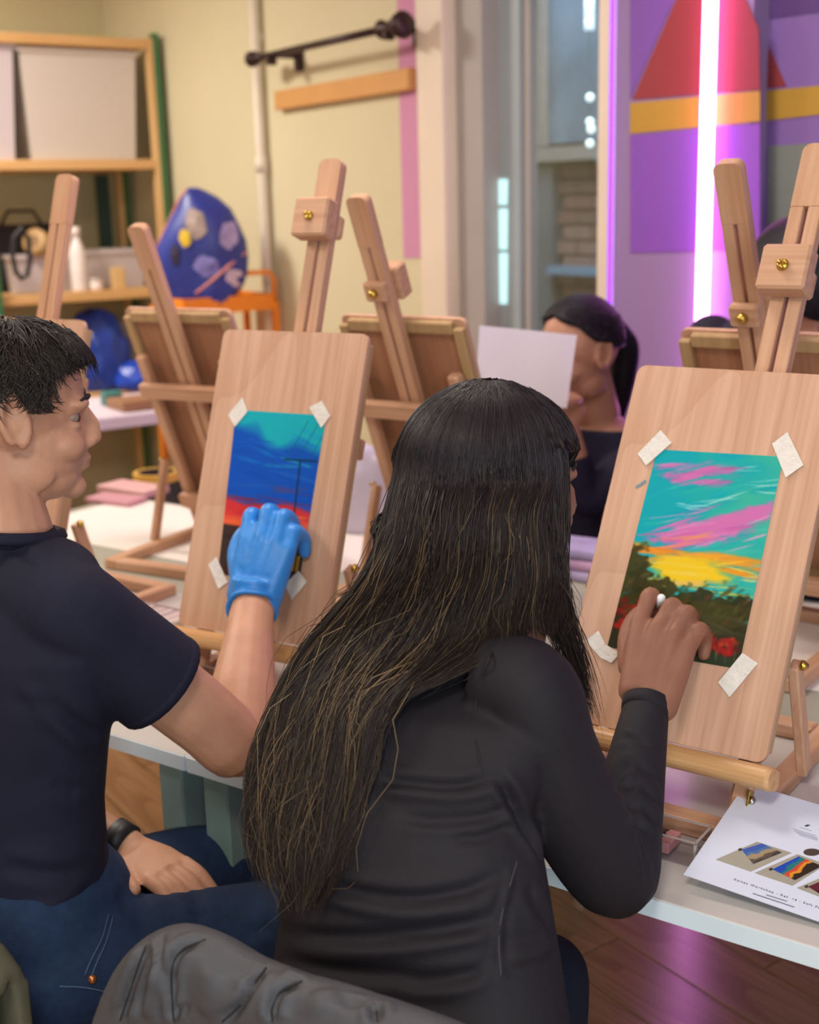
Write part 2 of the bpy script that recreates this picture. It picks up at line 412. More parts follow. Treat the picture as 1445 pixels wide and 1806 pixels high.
# vertical pipe
pp = thing('wall_pipe', 'white vertical pipe running down the green-beige wall', 'pipe', tuple(on_wall(462, 300, WA - 0.03)))
pp.location.z = 0.02
m_pipe = plain('pipe_white', '#e3d9c4', 0.45, 0, 0.03, 8)
MB().tube([(0, 0, 0), (0, 0, CEIL - 0.03)], 0.021, 12).out('pipe', m_pipe, pp, True)
zc = on_wall(457, 300, WA - 0.03).z
MB().lathe([(0, zc - 0.03), (0.026, zc - 0.03), (0.026, zc + 0.03), (0, zc + 0.03)], 12).out('coupling', m_pipe, pp, True)
for z in (0.8, 2.2): MB().bar((0, 0, z), tuple(Vector((0, 0, z)) + E1 * 0.03), 0.03, 0.02, (0, 0, 1)).out('bracket', m_pipe, pp)

# curtain rod
m_rod = plain('dark_bronze', '#3a2426', 0.4, 0.5, 0.08)
RA = WA - 0.13
q0 = on_wall(447, 97, RA); q1 = on_wall(707, 53, RA); q1.z = q0.z = (q0.z + q1.z) / 2
cr = thing('curtain_rod', 'dark bronze curtain rod with knob ends above the wooden plank', 'rod', tuple(q0))
d = q1 - q0; du = d.normalized()
MB().tube([d * 0.03, d * 0.97], 0.013, 12).out('rod', m_rod, cr, True)
def axis_M(v): return Vector(v).to_track_quat('Z', 'Y').to_matrix()
MB().lathe([(0, -.05), (.016, -.045), (.03, -.02), (.03, .0), (.016, .02), (.024, .03), (.014, .045), (0.013, .1)], 16, axis_M(du)).out('finial', m_rod, cr, True)
MB().lathe([(.013, -.14), (.02, -.13), (.032, -.11), (.02, -.085), (.018, -.06), (.026, -.045), (.028, -.02), (.040, -.005), (.045, .015), (.036, .03), (0, .035)], 16, axis_M(du), d).out('finial', m_rod, cr, True)
for k in (0.14, 0.93):
    b = MB(); b.bar(d * k, d * k + E1 * 0.11, 0.02, 0.025, (0, 0, 1)); b.box(d * k + E1 * 0.12 + Vector((0, 0, -.01)), (0.02, 0.05, 0.09), RM, 0.004)
    b.box(d * k + Vector((0, 0, -0.02)), (0.04, 0.025, 0.035), RM, 0.005)
    b.out('bracket', m_rod, cr)

# plank on the wall
p0 = on_wall(485, 172, WA - 0.03); p1 = on_wall(722, 146, WA - 0.03)
pz = (p0.z + p1.z) / 2
pl = rbox(MB(), WA - 0.035, WA - 0.0015, p1.dot(E2), p0.dot(E2), pz - 0.036, pz + 0.036, 0.004).out('wooden_plank', plain('plank_wood', '#d39a58', 0.5, 0, .06, 6))
tag(pl, 'flat wooden plank fixed to the wall below the curtain rod', 'plank')
# ------------------------------------------------------------------ shelf unit in the corner
m_pine = wood('pine_x', '#cf9f62', '#e2b77e', 'x', 0.5, 0.4)
m_pinez = wood('pine_z', '#cfa468', '#e4bf88', 'z', 0.5, 0.4)
m_green = plain('green_paint', '#2f6b3c', 0.5, 0, 0.08, 5)
SB, SBK, SA0, SA1 = 5.78, 6.30, 1.15, 2.55
def on_shelf(px, py, b=SB): return on_plane(px, py, E2 * b, E2)
zt = on_shelf(200, 75).z; zm = on_shelf(200, 290).z; zl = on_shelf(200, 520).z; zb = on_shelf(200, 700).z
shelf = thing('shelf_unit', 'pine shelf unit with green painted posts in the room corner', 'shelf', tuple(RW(SA0, SB, 0)), ANG)
def sh(a0, a1, b0, b1, z0, z1, name, mat, bev=0.003):
    return MB().box(((a0 + a1) / 2 - SA0, (b0 + b1) / 2 - SB, (z0 + z1) / 2), (a1 - a0, b1 - b0, z1 - z0), None, bev).out(name, mat, shelf)
for z in (zt, zm, zl, zb): sh(SA0, SA1 - 0.035, SB, SBK, z - 0.022, z + 0.022, 'shelf_board', m_pine)
for bb in (SB, SBK - 0.04): 
    sh(SA1 - 0.035, SA1 - 0.005, bb, bb + 0.04, 0, zt + 0.03, 'post', m_pinez)
    sh(SA1 - 0.005, SA1 + 0.02, bb - 0.01, bb + 0.05, 0, zt + 0.05, 'green_post', m_green)
    sh(SA0 - 0.03, SA0, bb, bb + 0.05, 0, zt + 0.05, 'green_post', m_green)
sh(1.66, 1.73, SB - 0.035, SB - 0.003, 0, on_shelf(5, 372).z, 'green_post', m_green)
c_ = on_shelf(195, 400, SBK - 0.05); a_ = c_.dot(E1)
sh(a_ - 0.03, a_ + 0.03, SBK + 0.002, SBK + 0.04, zl, zm - 0.03, 'back_post', plain('dark_green_paint', '#26483a', 0.6))

m_bin = milky('translucent_plastic', '#eadfd2', 0.66, 0.3)
m_bin2 = milky('translucent_plastic_2', '#e0d4d4', 0.7, 0.35)
def bin_box(name, label, a0, a1, b0, b1, z0, z1, mat, content=None):
    t = thing(name, label, 'storage box', tuple(RW((a0 + a1) / 2, (b0 + b1) / 2, z0)), ANG, 'plastic storage boxes on the shelf unit')
    w, d, h = (a1 - a0), (b1 - b0), z1 - z0
    b = bmesh.new()                       # tapered open tub with wall thickness
    def ring(k, z, o): return [b.verts.new((sx * (w / 2 * k - o), sy * (d / 2 * k - o), z)) for sx, sy in ((-1, -1), (1, -1), (1, 1), (-1, 1))]
    r = [ring(0.9, 0.0, 0), ring(1.0, h, 0), ring(1.0, h, 0.004), ring(0.9, 0.004, 0.004)]
    for i in range(3):
        for k in range(4): b.faces.new((r[i][k], r[i][(k + 1) % 4], r[i + 1][(k + 1) % 4], r[i + 1][k]))
    b.faces.new(list(reversed(r[0]))); b.faces.new(r[3])
    bmesh.ops.recalc_face_normals(b, faces=b.faces)
    me = bpy.data.meshes.new('tub'); b.to_mesh(me); b.free(); mesh_obj('tub', me, mat, t)
    rb = MB()
    for sx, sy, wx, wy in ((0, 1, w + 0.03, 0.018), (0, -1, w + 0.03, 0.018), (1, 0, 0.018, d), (-1, 0, 0.018, d)):
        rb.box((sx * w / 2, sy * d / 2, h - 0.008), (wx, wy, 0.022), None, 0.004)
    rb.out('rim', mat, t)
    if content: MB().box((0, 0.02, h * 0.36), (w * 0.78, d * 0.7, h * 0.66), None, 0.03).out('contents', content, t)
    return t
c0, c1 = on_shelf(45, 200, SB + 0.03).dot(E1), on_shelf(246, 200, SB + 0.03).dot(E1)
zbt = on_shelf(150, 88, SB + 0.03).z
bin_box('storage_box', 'large clear plastic storage box on the upper shelf', c0, c1, SB + 0.03, SB + 0.42, zm + 0.023, zbt, m_bin, plain('pale_stuff', '#b4a296', 0.9, 0, 0.15, 6))
bin_box('storage_box', 'clear plastic box at the left edge of the upper shelf', c0 - 0.62, c0 - 0.03, SB + 0.03, SB + 0.42, zm + 0.023, zbt + 0.01, m_bin2)
# trays on the lower shelf
for lab, x0, x1, y0 in (('long clear tray behind the white bottle on the lower shelf', 25, 150, 448), ('low clear tray beside the wooden block on the lower shelf', 152, 262, 445)):
    a0, a1 = on_shelf(x0, 480, SB + 0.12).dot(E1), on_shelf(x1, 480, SB + 0.12).dot(E1)
    bin_box('tray', lab, a0, a1, SB + 0.14, SB + 0.40, zl + 0.023, on_shelf(100, y0, SB + 0.12).z, m_bin2, plain('tray_stuff', '#9a8a8e', 0.9, 0, 0.3, 14))
def shelf_pt(px, py, d=0.05): return on_shelf(px, py, SB + d)
def put(name, label, cat, px, d, base_z):
    p = on_shelf(px, 480, SB + d); p.z = base_z
    return thing(name, label, cat, tuple(p))
ZS = zl + 0.0225
t = put('spray_bottle', 'white plastic bottle standing on the lower shelf', 'bottle', 139, 0.06, ZS)
hb = on_shelf(139, 400, SB + 0.06).z - ZS
MB().lathe([(0, 0), (.036, 0), (.038, .01), (.038, hb * .62), (.026, hb * .74), (.018, hb * .8), (.018, hb * .85)], 18).out('body', plain('bottle_white', '#ecdfdb', 0.4), t, True)
MB().lathe([(0, hb * .85), (.021, hb * .85), (.02, hb), (0, hb)], 14).out('cap', plain('cap_white', '#e8d8d4', 0.4), t, True)
t = put('wooden_block', 'small wooden block standing on the lower shelf', 'block', 207, 0.05, ZS)
MB().box((0, 0, 0.05), (0.055, 0.05, 0.1), RM, 0.004).out('block', m_pinez, t)
t = put('small_jar', 'small round white jar on the lower shelf', 'jar', 167, 0.05, ZS)
MB().lathe([(0, 0), (.03, 0), (.033, .01), (.033, .04), (.0, .042)], 16).out('pot', plain('jar_white', '#e8d8d0', 0.4), t, True)
MB().lathe([(0, .042), (.034, .042), (.034, .055), (0, .055)], 16).out('lid', plain('jar_lid', '#d8c8c0', 0.4), t, True)
# cable loop, brown roll, black bag
cb = MB(); pts = [on_shelf(x, y, SB - 0.01) for x, y in ((22, 452), (24, 420), (38, 402), (50, 420), (53, 460), (48, 485), (38, 492), (28, 480), (22, 452))]
o = cb.tube(pts, 0.012, 8).out('cable', plain('cable_black', '#241f22', 0.5)); tag(o, 'black cable loop hanging at the left of the lower shelf', 'cable')
p = on_shelf(66, 428, SB + 0.12)
t = thing('tape_roll', 'tan tape roll lying on the tray of the lower shelf', 'tape roll', tuple(p))
MB().lathe([(.028, -.03), (.06, -.03), (.06, .03), (.028, .03)], 22, axis_M((-.3, -1, .35))).out('tape', plain('tape_tan', '#b89464', 0.6), t, True)
MB().lathe([(.022, -.031), (.0285, -.031), (.0285, .031), (.022, .031)], 22, axis_M((-.3, -1, .35))).out('core', plain('core_card', '#8a6c48', 0.8), t, True)
p = on_shelf(40, 420, SB + 0.33); p.z = ZS
t = thing('black_bag', 'dark fabric bag behind the trays on the lower shelf', 'bag', tuple(p), ANG)
bb_ = MB(); bb_.loft([((0, 0, 0.0), (.26, 0, 0), (0, .07, 0)), ((0, 0, .12), (.29, 0, 0), (0, .08, 0)), ((0, 0, .24), (.24, 0, 0), (0, .06, 0)), ((0, 0, .31), (.14, 0, 0), (0, .03, 0))], 20)
bb_.out('body', plain('black_fabric', '#2c272c', 0.8, 0, 0.1, 9, 0.4, 14), t, True)
MB().tube([(-.1, 0, .30), (-.06, 0, .37), (.06, 0, .37), (.1, 0, .30)], .008, 8).out('handle', plain('black_strap', '#1f1b1e', 0.8), t, True)

# crumpled plastic bags below
def lump(name, label, cat, c, r, mat, seed, amp=0.18, n=3, parent=None, freq=3.0, labeln=True):
    """crumpled closed bag shape"""
    b = bmesh.new(); bmesh.ops.create_icosphere(b, subdivisions=4, radius=1.0)
    rg = np.random.default_rng(seed); dirs = rg.normal(size=(14, 3)); dirs /= np.linalg.norm(dirs, axis=1)[:, None]; ph = rg.uniform(0, 6.28, 14)
    for v in b.verts:
        q = np.array(v.co); s = 0
        for d_, p_ in zip(dirs, ph): s += abs(math.sin(freq * float(q @ d_) * 2 + p_))
        k = 1 + amp * (s / 14 - 0.6) * 2.4
        z = q[2] * k
        if z < -0.55: z = -0.55
        v.co = (q[0] * k * r[0], q[1] * k * r[1], (z + 0.55) * r[2])
    me = bpy.data.meshes.new(name); b.to_mesh(me); b.free(); me.polygons.foreach_set('use_smooth', [True] * len(me.polygons))
    o = mesh_obj(name, me, mat, parent)
    if parent is None: o.location = c; tag(o, label, cat)
    else: o.location = c
    return o
m_bluebag = plain('blue_plastic', '#1f3f9e', 0.3, 0, 0.25, 7, 0.3, 18)
zb_ = zb + 0.0225
p = on_shelf(170, 600, SB + 0.16); lump('blue_bag', 'large crumpled blue plastic bag under the lower shelf', 'bag', (p.x, p.y, zb_), (.15, .13, .25), m_bluebag, 3)
p = on_shelf(245, 660, SB + 0.05); lump('blue_bag', 'small bright blue plastic bag lying below the large one', 'bag', (p.x - 0.02, p.y - 0.02, zb_), (.11, .09, .085), plain('bright_blue_plastic', '#2a4fc8', 0.3, 0, 0.2, 7), 5)
p = on_shelf(212, 645, SB + 0.3); lump('beige_bag', 'pale beige cloth bundle beside the blue bags', 'bundle', (p.x, p.y, zb_), (.13, .07, .2), plain('beige_cloth', '#a59a92', 0.9, 0, 0.15, 6), 8)

# low side table in front of the shelf, dark bags under it
tt = thing('side_table', 'low side table with pale lilac white edge behind the seated man', 'table', tuple(atY(205, 735, 4.6)), ANG)
zt_ = tt.location.z; tt.location.z = 0
m_lil = plain('pale_laminate', '#dccfdc', 0.4, 0, 0.03, 4)
MB().box((0, 0, zt_ + 0.02), (0.95, 0.5, 0.045), None, 0.004).out('top', m_lil, tt)
for sx in (-1, 1):
    for sy in (-1, 1): MB().box((sx * .42, sy * .2, zt_ / 2), (.04, .04, zt_), None, .003).out('leg', plain('dark_leg', '#3a3336', 0.5), tt)
p = atY(262, 700, 4.55); o = MB().box((0, 0, 0.0), (0.26, 0.16, 0.035), None, 0.004).out('wooden_box', wood('box_brown', '#8a6248', '#a07656', 'x')); o.location = (p.x, p.y, zt_ + 0.0605); o.rotation_euler = (0, 0, ANG); tag(o, 'flat brown wooden box on the low side table', 'box')
p = atY(196, 692, 4.6); o = MB().box((0, 0, 0.0), (0.07, 0.05, 0.05), None, 0.006).out('teal_box', plain('teal', '#3f7f78', 0.5)); o.location = (p.x, p.y, zt_ + 0.068); o.rotation_euler = (0, 0, ANG); tag(o, 'tiny teal box on the low side table', 'box')
p = atY(262, 800, 4.35); lump('dark_bag', 'dark grey backpack on the floor below the side table', 'bag', (p.x + .03, p.y + .1, 0.0), (.2, .14, .42), plain('dark_pack', '#332d30', 0.8, 0, 0.25, 12), 11)

# orange trolley with big blue bag
TY = 5.35
m_or = plain('orange_enamel', '#f08a1c', 0.4, 0, 0.05, 6)
tl_ = atY(378, 534, TY); tr = thing('utility_cart', 'bright orange metal utility cart beside the wall pipe', 'cart', (tl_.x, tl_.y, 0), ANG)
zc = tl_.z; cw = (atY(455, 540, TY).x - atY(302, 540, TY).x) * 1.12 / 2; cdp = 0.14
b = MB(); b.box((0, 0, zc - 0.03), (2 * cw, 2 * cdp, 0.006))
for sx, sy, wx, wy in ((0, 1, 2 * cw, .008), (0, -1, 2 * cw, .008), (1, 0, .008, 2 * cdp), (-1, 0, .008, 2 * cdp)): b.box((sx * cw, sy * cdp, zc), (wx, wy, 0.065))
b.out('tray', m_or, tr)
b = MB(); b.box((0, 0, zc - 0.4), (2 * cw, 2 * cdp, 0.006))
for sx, sy, wx, wy in ((0, 1, 2 * cw, .008), (0, -1, 2 * cw, .008), (1, 0, .008, 2 * cdp), (-1, 0, .008, 2 * cdp)): b.box((sx * cw, sy * cdp, zc - 0.37), (wx, wy, 0.065))
b.out('tray', m_or, tr)
for sx in (-1, 1):
    for sy in (-1, 1): MB().box((sx * (cw + .012), sy * (cdp - .01), zc / 2 + 0.02), (.024, .024, zc - 0.04)).out('post', m_or, tr)
MB().tube([(cw + .012, -cdp + .01, zc), (cw + .012, -cdp + .01, zc + .09), (cw - .01, -cdp + .01, zc + .12), (0.35 * cw, -cdp + .01, zc + .12), (0.25 * cw, -cdp + .01, zc + .1), (0.25 * cw, -cdp + .01, zc)], .011, 8).out('handle', m_or, tr, True)
for sx in (-1, 1):
    for sy in (-1, 1): MB().lathe([(0, -.012), (.028, -.012), (.028, .012), (0, .012)], 12, axis_M((0, 1, 0)), (sx * cw, sy * (cdp - .02), 0.03)).out('wheel', m_dark, tr)
# the bag: lofted sack, wide mouth side, seams in coral piping
m_bag = plain('blue_sack', '#2c388c', 0.4, 0, 0.25, 6, 0.3, 12)
BY = 5.28
bagroot = thing('printed_sack', 'big blue printed sack with coral piping on the orange cart', 'bag', (0, 0, 0))
prof = [(550, 300, 410), (521, 288, 420), (505, 280, 430), (485, 272, 437), (455, 268, 438), (425, 282, 434), (395, 297, 421), (370, 308, 408), (350, 318, 385), (338, 327, 362), (333, 333, 350)]
base = atY(352, 550, BY); bagroot.location = (base.x, base.y, zc - 0.026)
k = (zc - 0.026) - base.z
secs = []
for y, xl, xr in prof:
    L, R_ = atY(xl, y, BY), atY(xr, y, BY); c = (L + R_) / 2
    secs.append((c - base, (R_ - L) / 2, Vector((0, 0.10 * min(1.0, (R_ - L).length / 0.3), 0))))
ob = MB().loft(secs, 28).out('sack', m_bag, bagroot, True)
rg = np.random.default_rng(4)
for v in ob.data.vertices:
    q = v.co; s = math.sin(q.x * 40 + q.z * 25) + math.sin(q.z * 60 - q.x * 22 + 1.3)
    v.co.y += 0.006 * s
bv_bag = BVHTree.FromPolygons([v.co.copy() for v in ob.data.vertices], [p.vertices[:] for p in ob.data.polygons])
def bag_pt(px, py, off=0.004):
    o_ = CAMP - bagroot.location; d_ = ray(px, py).normalized()
    h = bv_bag.ray_cast(o_, d_)
    if h[0] is None:
        q = bv_bag.find_nearest(atY(px, py, BY) - bagroot.location); return q[0] - d_ * off
    return h[0] - d_ * off
m_pipe_c = plain('coral_piping', '#d98a7c', 0.6)
MB().tube([bag_pt(x, y) for x, y in ((268, 450), (285, 415), (300, 385), (318, 348), (330, 335))], .006, 6).out('piping', m_pipe_c, bagroot, True)
MB().tube([bag_pt(x, y) for x, y in ((345, 518), (375, 494), (405, 468), (434, 445))], .006, 6).out('piping', m_pipe_c, bagroot, True)
def patch(name, cx, cy, rx, ry, mat, off=0.004, sq=0.25):
    pts = []
    for k2 in range(14):
        a = 2 * PI * k2 / 14; r_ = 1 + .12 * math.sin(2 * a + cx) + .10 * math.sin(5 * a + cy); pts.append(bag_pt(cx + rx * r_ * math.cos(a), cy + ry * r_ * math.sin(a), off))
    b = bmesh.new(); c = b.verts.new(bag_pt(cx, cy, off + .002)); vs = [b.verts.new(p) for p in pts]
    for k2 in range(14): b.faces.new((c, vs[k2], vs[(k2 + 1) % 14]))
    me = bpy.data.meshes.new(name); b.to_mesh(me); b.free(); return mesh_obj(name, me, mat, bagroot)
patch('printed_patch', 345, 395, 20, 26, plain('print_tan', '#9c8a80', 0.5, 0, 0.3, 20))
patch('printed_patch', 326, 420, 11, 15, plain('print_yellow', '#d9b828', 0.5, 0, 0.1, 20), 0.008)
patch('printed_patch', 404, 415, 15, 28, plain('print_lilac', '#a898c8', 0.5, 0, 0.3, 20))
patch('printed_patch', 365, 470, 22, 20, plain('print_lilac2', '#7f78bc', 0.5, 0, 0.3, 20))
patch('printed_patch', 415, 490, 17, 16, plain('print_pink', '#c8b0c0', 0.5, 0, 0.2, 20))
patch('printed_patch', 309, 450, 7, 22, plain('print_dark', '#2a2038', 0.5, 0, 0.2, 20))
# ------------------------------------------------------------------ tables
TAZ = math.radians(55)
TT = Vector((-math.sin(TAZ), math.cos(TAZ), 0)); TN = Vector((math.cos(TAZ), math.sin(TAZ), 0))
TO = Vector((0.29, 1.336, 0)); TZ = 0.75
def TP(t, n, z=0.0): return TO + TT * t + TN * n + Vector((0, 0, z))
def tn_of(p): d = Vector(p) - TO; return d.dot(TT), d.dot(TN)
TROT = math.radians(-35)            # local x = to the right along the table, y = away
m_white = plain('white_laminate', '#cbc6c1', 0.22, 0, 0.02, 4)
m_edge = plain('pale_edge_band', '#deedf3', 0.4, 0, 0.03, 6)
m_grey = plain('grey_green_laminate', '#a7a698', 0.4, 0, 0.03, 4)
m_leg = plain('teal_grey_leg', '#7f9a96', 0.45, 0, 0.04, 6)
def table(label, t0, t1, n0, n1, top):
    c = TP((t0 + t1) / 2, (n0 + n1) / 2); w = t1 - t0 - 0.004; d = n1 - n0 - 0.004
    r = thing('work_table', label, 'table', tuple(c), TROT, 'work tables pushed together')
    tp = MB().box((0, 0, TZ - 0.013), (w, d, 0.026), None, 0.0015).out('top', top, r)
    for sy in (-1, 1): MB().box((0, sy * (d / 2 + 0.0004), TZ - 0.013), (w - .002, 0.0018, 0.0235)).out('edge_band', m_edge, tp)
    for sx in (-1, 1): MB().box((sx * (w / 2 + 0.0004), 0, TZ - 0.013), (0.0018, d - .002, 0.0235)).out('edge_band', m_edge, tp)
    for sx in (-1, 1):
        for sy in (-1, 1): MB().box((sx * (w / 2 - .045), sy * (d / 2 - .035), (TZ - .026) / 2), (.05, .05, TZ - .027), None, .003).out('leg', m_leg, r)
    for sy in (-1, 1): MB().box((0, sy * (d / 2 - .11), TZ - .048), (w - .14, .03, .04)).out('apron', m_leg, r)
    for sx in (-1, 1): MB().box((sx * (w / 2 - .045), 0, TZ - .048), (.03, d - .12, .04)).out('apron', m_leg, r)
    return r
table('white table with pale edge in front of the woman in black', -0.78, 0.78, 0.0, 0.60, m_white)
table('table in front of the man in the navy shirt', 0.78, 2.28, 0.0, 0.60, m_white)
table('grey-green table across from the woman in black', -0.78, 0.72, 0.60, 1.22, m_grey)
table('grey-green table under the easel beside the shelf', 0.72, 2.22, 0.60, 1.22, m_grey)
# white paper sheets on the far tables
m_paper = plain('white_paper', '#ece4dc', 0.7, 0, 0.02, 5)
for lab, t0, t1, n0, n1 in (('large white paper sheet covering the table near the blue bags', 1.18, 2.18, 0.79, 1.20),
                            ('large white paper sheet at the right edge behind the wooden board', -0.6, 0.55, 0.74, 1.20)):
    o = MB().box((0, 0, 0), (t1 - t0, n1 - n0, 0.0012)).out('paper_sheet', m_paper)
    o.location = TP((t0 + t1) / 2, (n0 + n1) / 2, TZ + 0.001); o.rotation_euler = (0, 0, TROT); tag(o, lab, 'paper')

# ------------------------------------------------------------------ easels
BW, BH, BT = 0.30, 0.524, 0.025
SBOT = 0.06
def rounded_rect(w, z0, z1, r, n=5):
    pts = []
    for cx, cz, a0 in ((w / 2 - r, z0 + r, -90), (w / 2 - r, z1 - r, 0), (-w / 2 + r, z1 - r, 90), (-w / 2 + r, z0 + r, 180)):
        for k in range(n + 1):
            a = math.radians(a0 + 90 * k / n); pts.append((cx + r * math.cos(a), 0, cz + r * math.sin(a)))
    return pts
def mast_outline(dx):
    w, r = .046, .013; pts = [(dx - w / 2, 0), (dx + w / 2, 0)]
    for k in range(6): a = rad(90 * k / 5); pts.append((dx + w / 2 - r + r * math.cos(a), .1 - r + r * math.sin(a)))
    for k in range(6): a = rad(90 + 90 * k / 5); pts.append((dx - w / 2 + r + r * math.cos(a), .1 - r + r * math.sin(a)))
    return pts
rad = math.radians
def clamp(part, clamp_s, mdx=0.0):
    c = part(MB().box((mdx, -.016, clamp_s), (.07, .036, .068), None, .004), 'clamp_block', M['beech_x'])
    part(MB().box((mdx, .034, clamp_s), (.05, .018, .04), None, .004), 'clamp_plate', M['beech_x'])
    def sub(b, name, mat):
        o = mesh_obj(name, b.mesh(name, True), mat, c); return o
    sub(MB().lathe([(0, 0), (.0085, 0), (.009, .002), (.006, .005), (0, .006)], 14, axis_M((0, -1, 0)), (mdx, -.034, clamp_s)), 'nut', M['brass'])
    b = MB()
    for a in (0.5, 2.6, 4.7): b.ball((mdx + .005 * math.cos(a), -.04, clamp_s + .005 * math.sin(a)), .0035, None, 8, 6)
    sub(b, 'nut_wing', M['brass'])
    sub(MB().lathe([(0, 0), (.009, 0), (.009, .006), (.004, .012), (0, .012)], 12, axis_M((0, 1, 0)), (mdx, .043, clamp_s)), 'wing_nut', M['brass'])
def make_easel(label, origin, rotz, tilt, clamp_s, mast_top=0.93, mdx=0.0):
    e = thing('table_easel', label, 'easel', tuple(origin), rotz, 'wooden table easels')
    u = Vector((0, math.sin(tilt), math.cos(tilt))); nb = Vector((0, math.cos(tilt), -math.sin(tilt))); X = Vector((1, 0, 0))
    H = Vector((0, 0, 0.035))
    Mt = Matrix((X, nb, u)).transposed()                       # local board frame: x right, y back, z up the board
    MM = Matrix.Translation(H) @ Mt.to_4x4()
    def part(b, name, mat, parent=e, smooth=False):
        me = b.mesh(name, smooth); o = mesh_obj(name, me, mat, parent); 
        if parent is e: o.matrix_local = MM
        return o
    # base frame on the table
    for sx in (-1, 1): MB().box((sx * .125, .15, .0125), (.03, .40, .024), None, .003).out('base_bar', M['beech_y'], e)
    for y in (-0.03, .335): MB().box((0, y, .0125), (.218, .032, .024), None, .003).out('base_bar', M['beech_x'], e)
    # hinged side rails, cross bars
    for sx in (-1, 1):
        part(MB().box((sx * .118, .014, .235), (.026, .024, .49), None, .004), 'side_rail', M['beech_z'])
        hb = MB(); hb.box((sx * .118 + sx * .0145, .0, .0, ), (.003, .018, .05), None, .001)
        h_ = part(hb, 'hinge', M['brass'])
        part(MB().lathe([(0, 0), (.006, 0), (.007, .003), (.004, .006), (0, .006)], 10, axis_M((sx, 0, 0)), (sx * .134, 0, .012)), 'hinge_screw', M['steel'], h_, True)
    part(MB().box((0, .0375, .40), (.262, .02, .036), None, .003), 'cross_bar', M['beech_x'])
    part(MB().box((0, .0375, .09), (.262, .02, .036), None, .003), 'cross_bar', M['beech_x'])
    # ledge: half round bar in front of the rails
    secs = []
    for x in (-.165, -.16, .16, .165):
        k = 0.86 if abs(x) > .162 else 1.0
        secs.append(((x, -.022, SBOT - .0165), (0, .026 * k, 0), (0, 0, .0155 * k)))
    part(MB().loft(secs, 20, True, False, 2.6), 'ledge', M['ledge'], e, False)
    # slotted mast with rounded top
    mt = part(MB().box((mdx - .0132, .014, (.07 + mast_top - .1) / 2), (.0196, .02, mast_top - .1 - .07), None, .0012), 'mast_slat', M['beech_z'])
    part(MB().box((mdx + .0132, .014, (.07 + mast_top - .1) / 2), (.0196, .02, mast_top - .1 - .07), None, .0012), 'mast_slat', M['beech_z'])
    part(MB().prism([(x, .004, z + mast_top - .1) for x, z in mast_outline(mdx)], (0, .02, 0)), 'mast_top', M['beech_z'])
    # sliding clamp with brass nut
    if clamp_s is not None: clamp(part, clamp_s, mdx)
    # rear props from the rails to the base
    for sx in (-1, 1):
        p0 = H + u * .20 + nb * .03 + X * (sx * .145); p1 = Vector((sx * .145, p0.y + .06, .02))
        MB().bar(p0, p1, .014, .024, (1, 0, 0), .002).out('prop', M['beech_z'], e)
        MB().lathe([(0, 0), (.007, 0), (.007, .004), (.003, .01), (0, .01)], 10, axis_M((sx, 0, 0)), p0 + X * (sx * .008)).out('wing_nut', M['brass'], e, True)
    return e, MM
def make_board(label, easel, MMloc, face=None):
    """drawing board: face panel, rim strips at the back, latches"""
    Wm = Matrix.Translation(easel.location) @ Matrix.Rotation(easel.rotation_euler.z, 4, 'Z') @ MMloc @ Matrix.Translation((0, -BT - .0005, SBOT + .0005))
    d = thing('drawing_board', label, 'drawing board', M=Wm, group='wooden drawing boards')
    MB().prism(rounded_rect(BW, 0, BH, .014), (0, .009, 0)).out('panel', M['board'] if face is None else face, d)
    MB().box((-BW / 2 + .012, .0172, BH / 2), (.022, .0155, BH - .03), None, .002).out('rim_strip', M['board_side'], d)
    MB().box((BW / 2 - .012, .0172, BH / 2), (.022, .0155, BH - .03), None, .002).out('rim_strip', M['board_side'], d)
    MB().box((0, .0172, .0145), (BW - .05, .0155, .024), None, .002).out('rim_strip', M['board_side'], d)
    MB().box((0, .0172, BH - .0145), (BW - .05, .0155, .024), None, .002).out('rim_strip', M['board_side'], d)
    MB().box((0, .0105, BH / 2), (BW - .05, .003, BH - .05)).out('back_panel', M['board_back'], d)
    for z in (.43, .62):
        l = MB().box((-BW / 2 - .003, .014, BH * (1 - z)), (.006, .012, .03), None, .002).out('latch', M['brass'], d)
    return d, Wm
def place_by_board(Pb, az, tilt, z0=TZ):
    """easel origin so that the board's front bottom centre is at Pb"""
    rz = az - PI / 2
    H = Vector((0, 0, 0.035)); u = Vector((0, math.sin(tilt), math.cos(tilt))); nb = Vector((0, math.cos(tilt), -math.sin(tilt)))
    loc = H + u * SBOT - nb * BT
    o = Vector(Pb) - Matrix.Rotation(rz, 3, 'Z') @ loc; o.z = z0
    return o, rz
EAS = {}
def easel_set(key, le, lb, Pb, az, tilt, clamp, mast=0.93, mdx=0.0):
    o, rz = place_by_board(Pb, az, tilt)
    e, MMl = make_easel(le, o, rz, tilt, clamp, mast, mdx)
    bd, Wm = make_board(lb, e, MMl); EAS[key] = (e, bd, Wm)
rad = math.radians
easel_set('A', 'wooden table easel in front of the man with the blue glove', 'upright wooden board holding the blue and red sunset painting', (-0.278, 2.036, .85), rad(59.8), rad(19.8), .785, .90)
easel_set('B', 'wooden table easel in front of the woman in black', 'large wooden board holding the poppy field sunset painting', (0.319, 1.578, .85), rad(54.2), rad(28.1), .74, .95, .036)
easel_set('C', 'pale wooden table easel behind the head of the man', 'pale wooden board behind the head of the man', TP(1.515, .235, .85), rad(56), rad(17), None, .88)
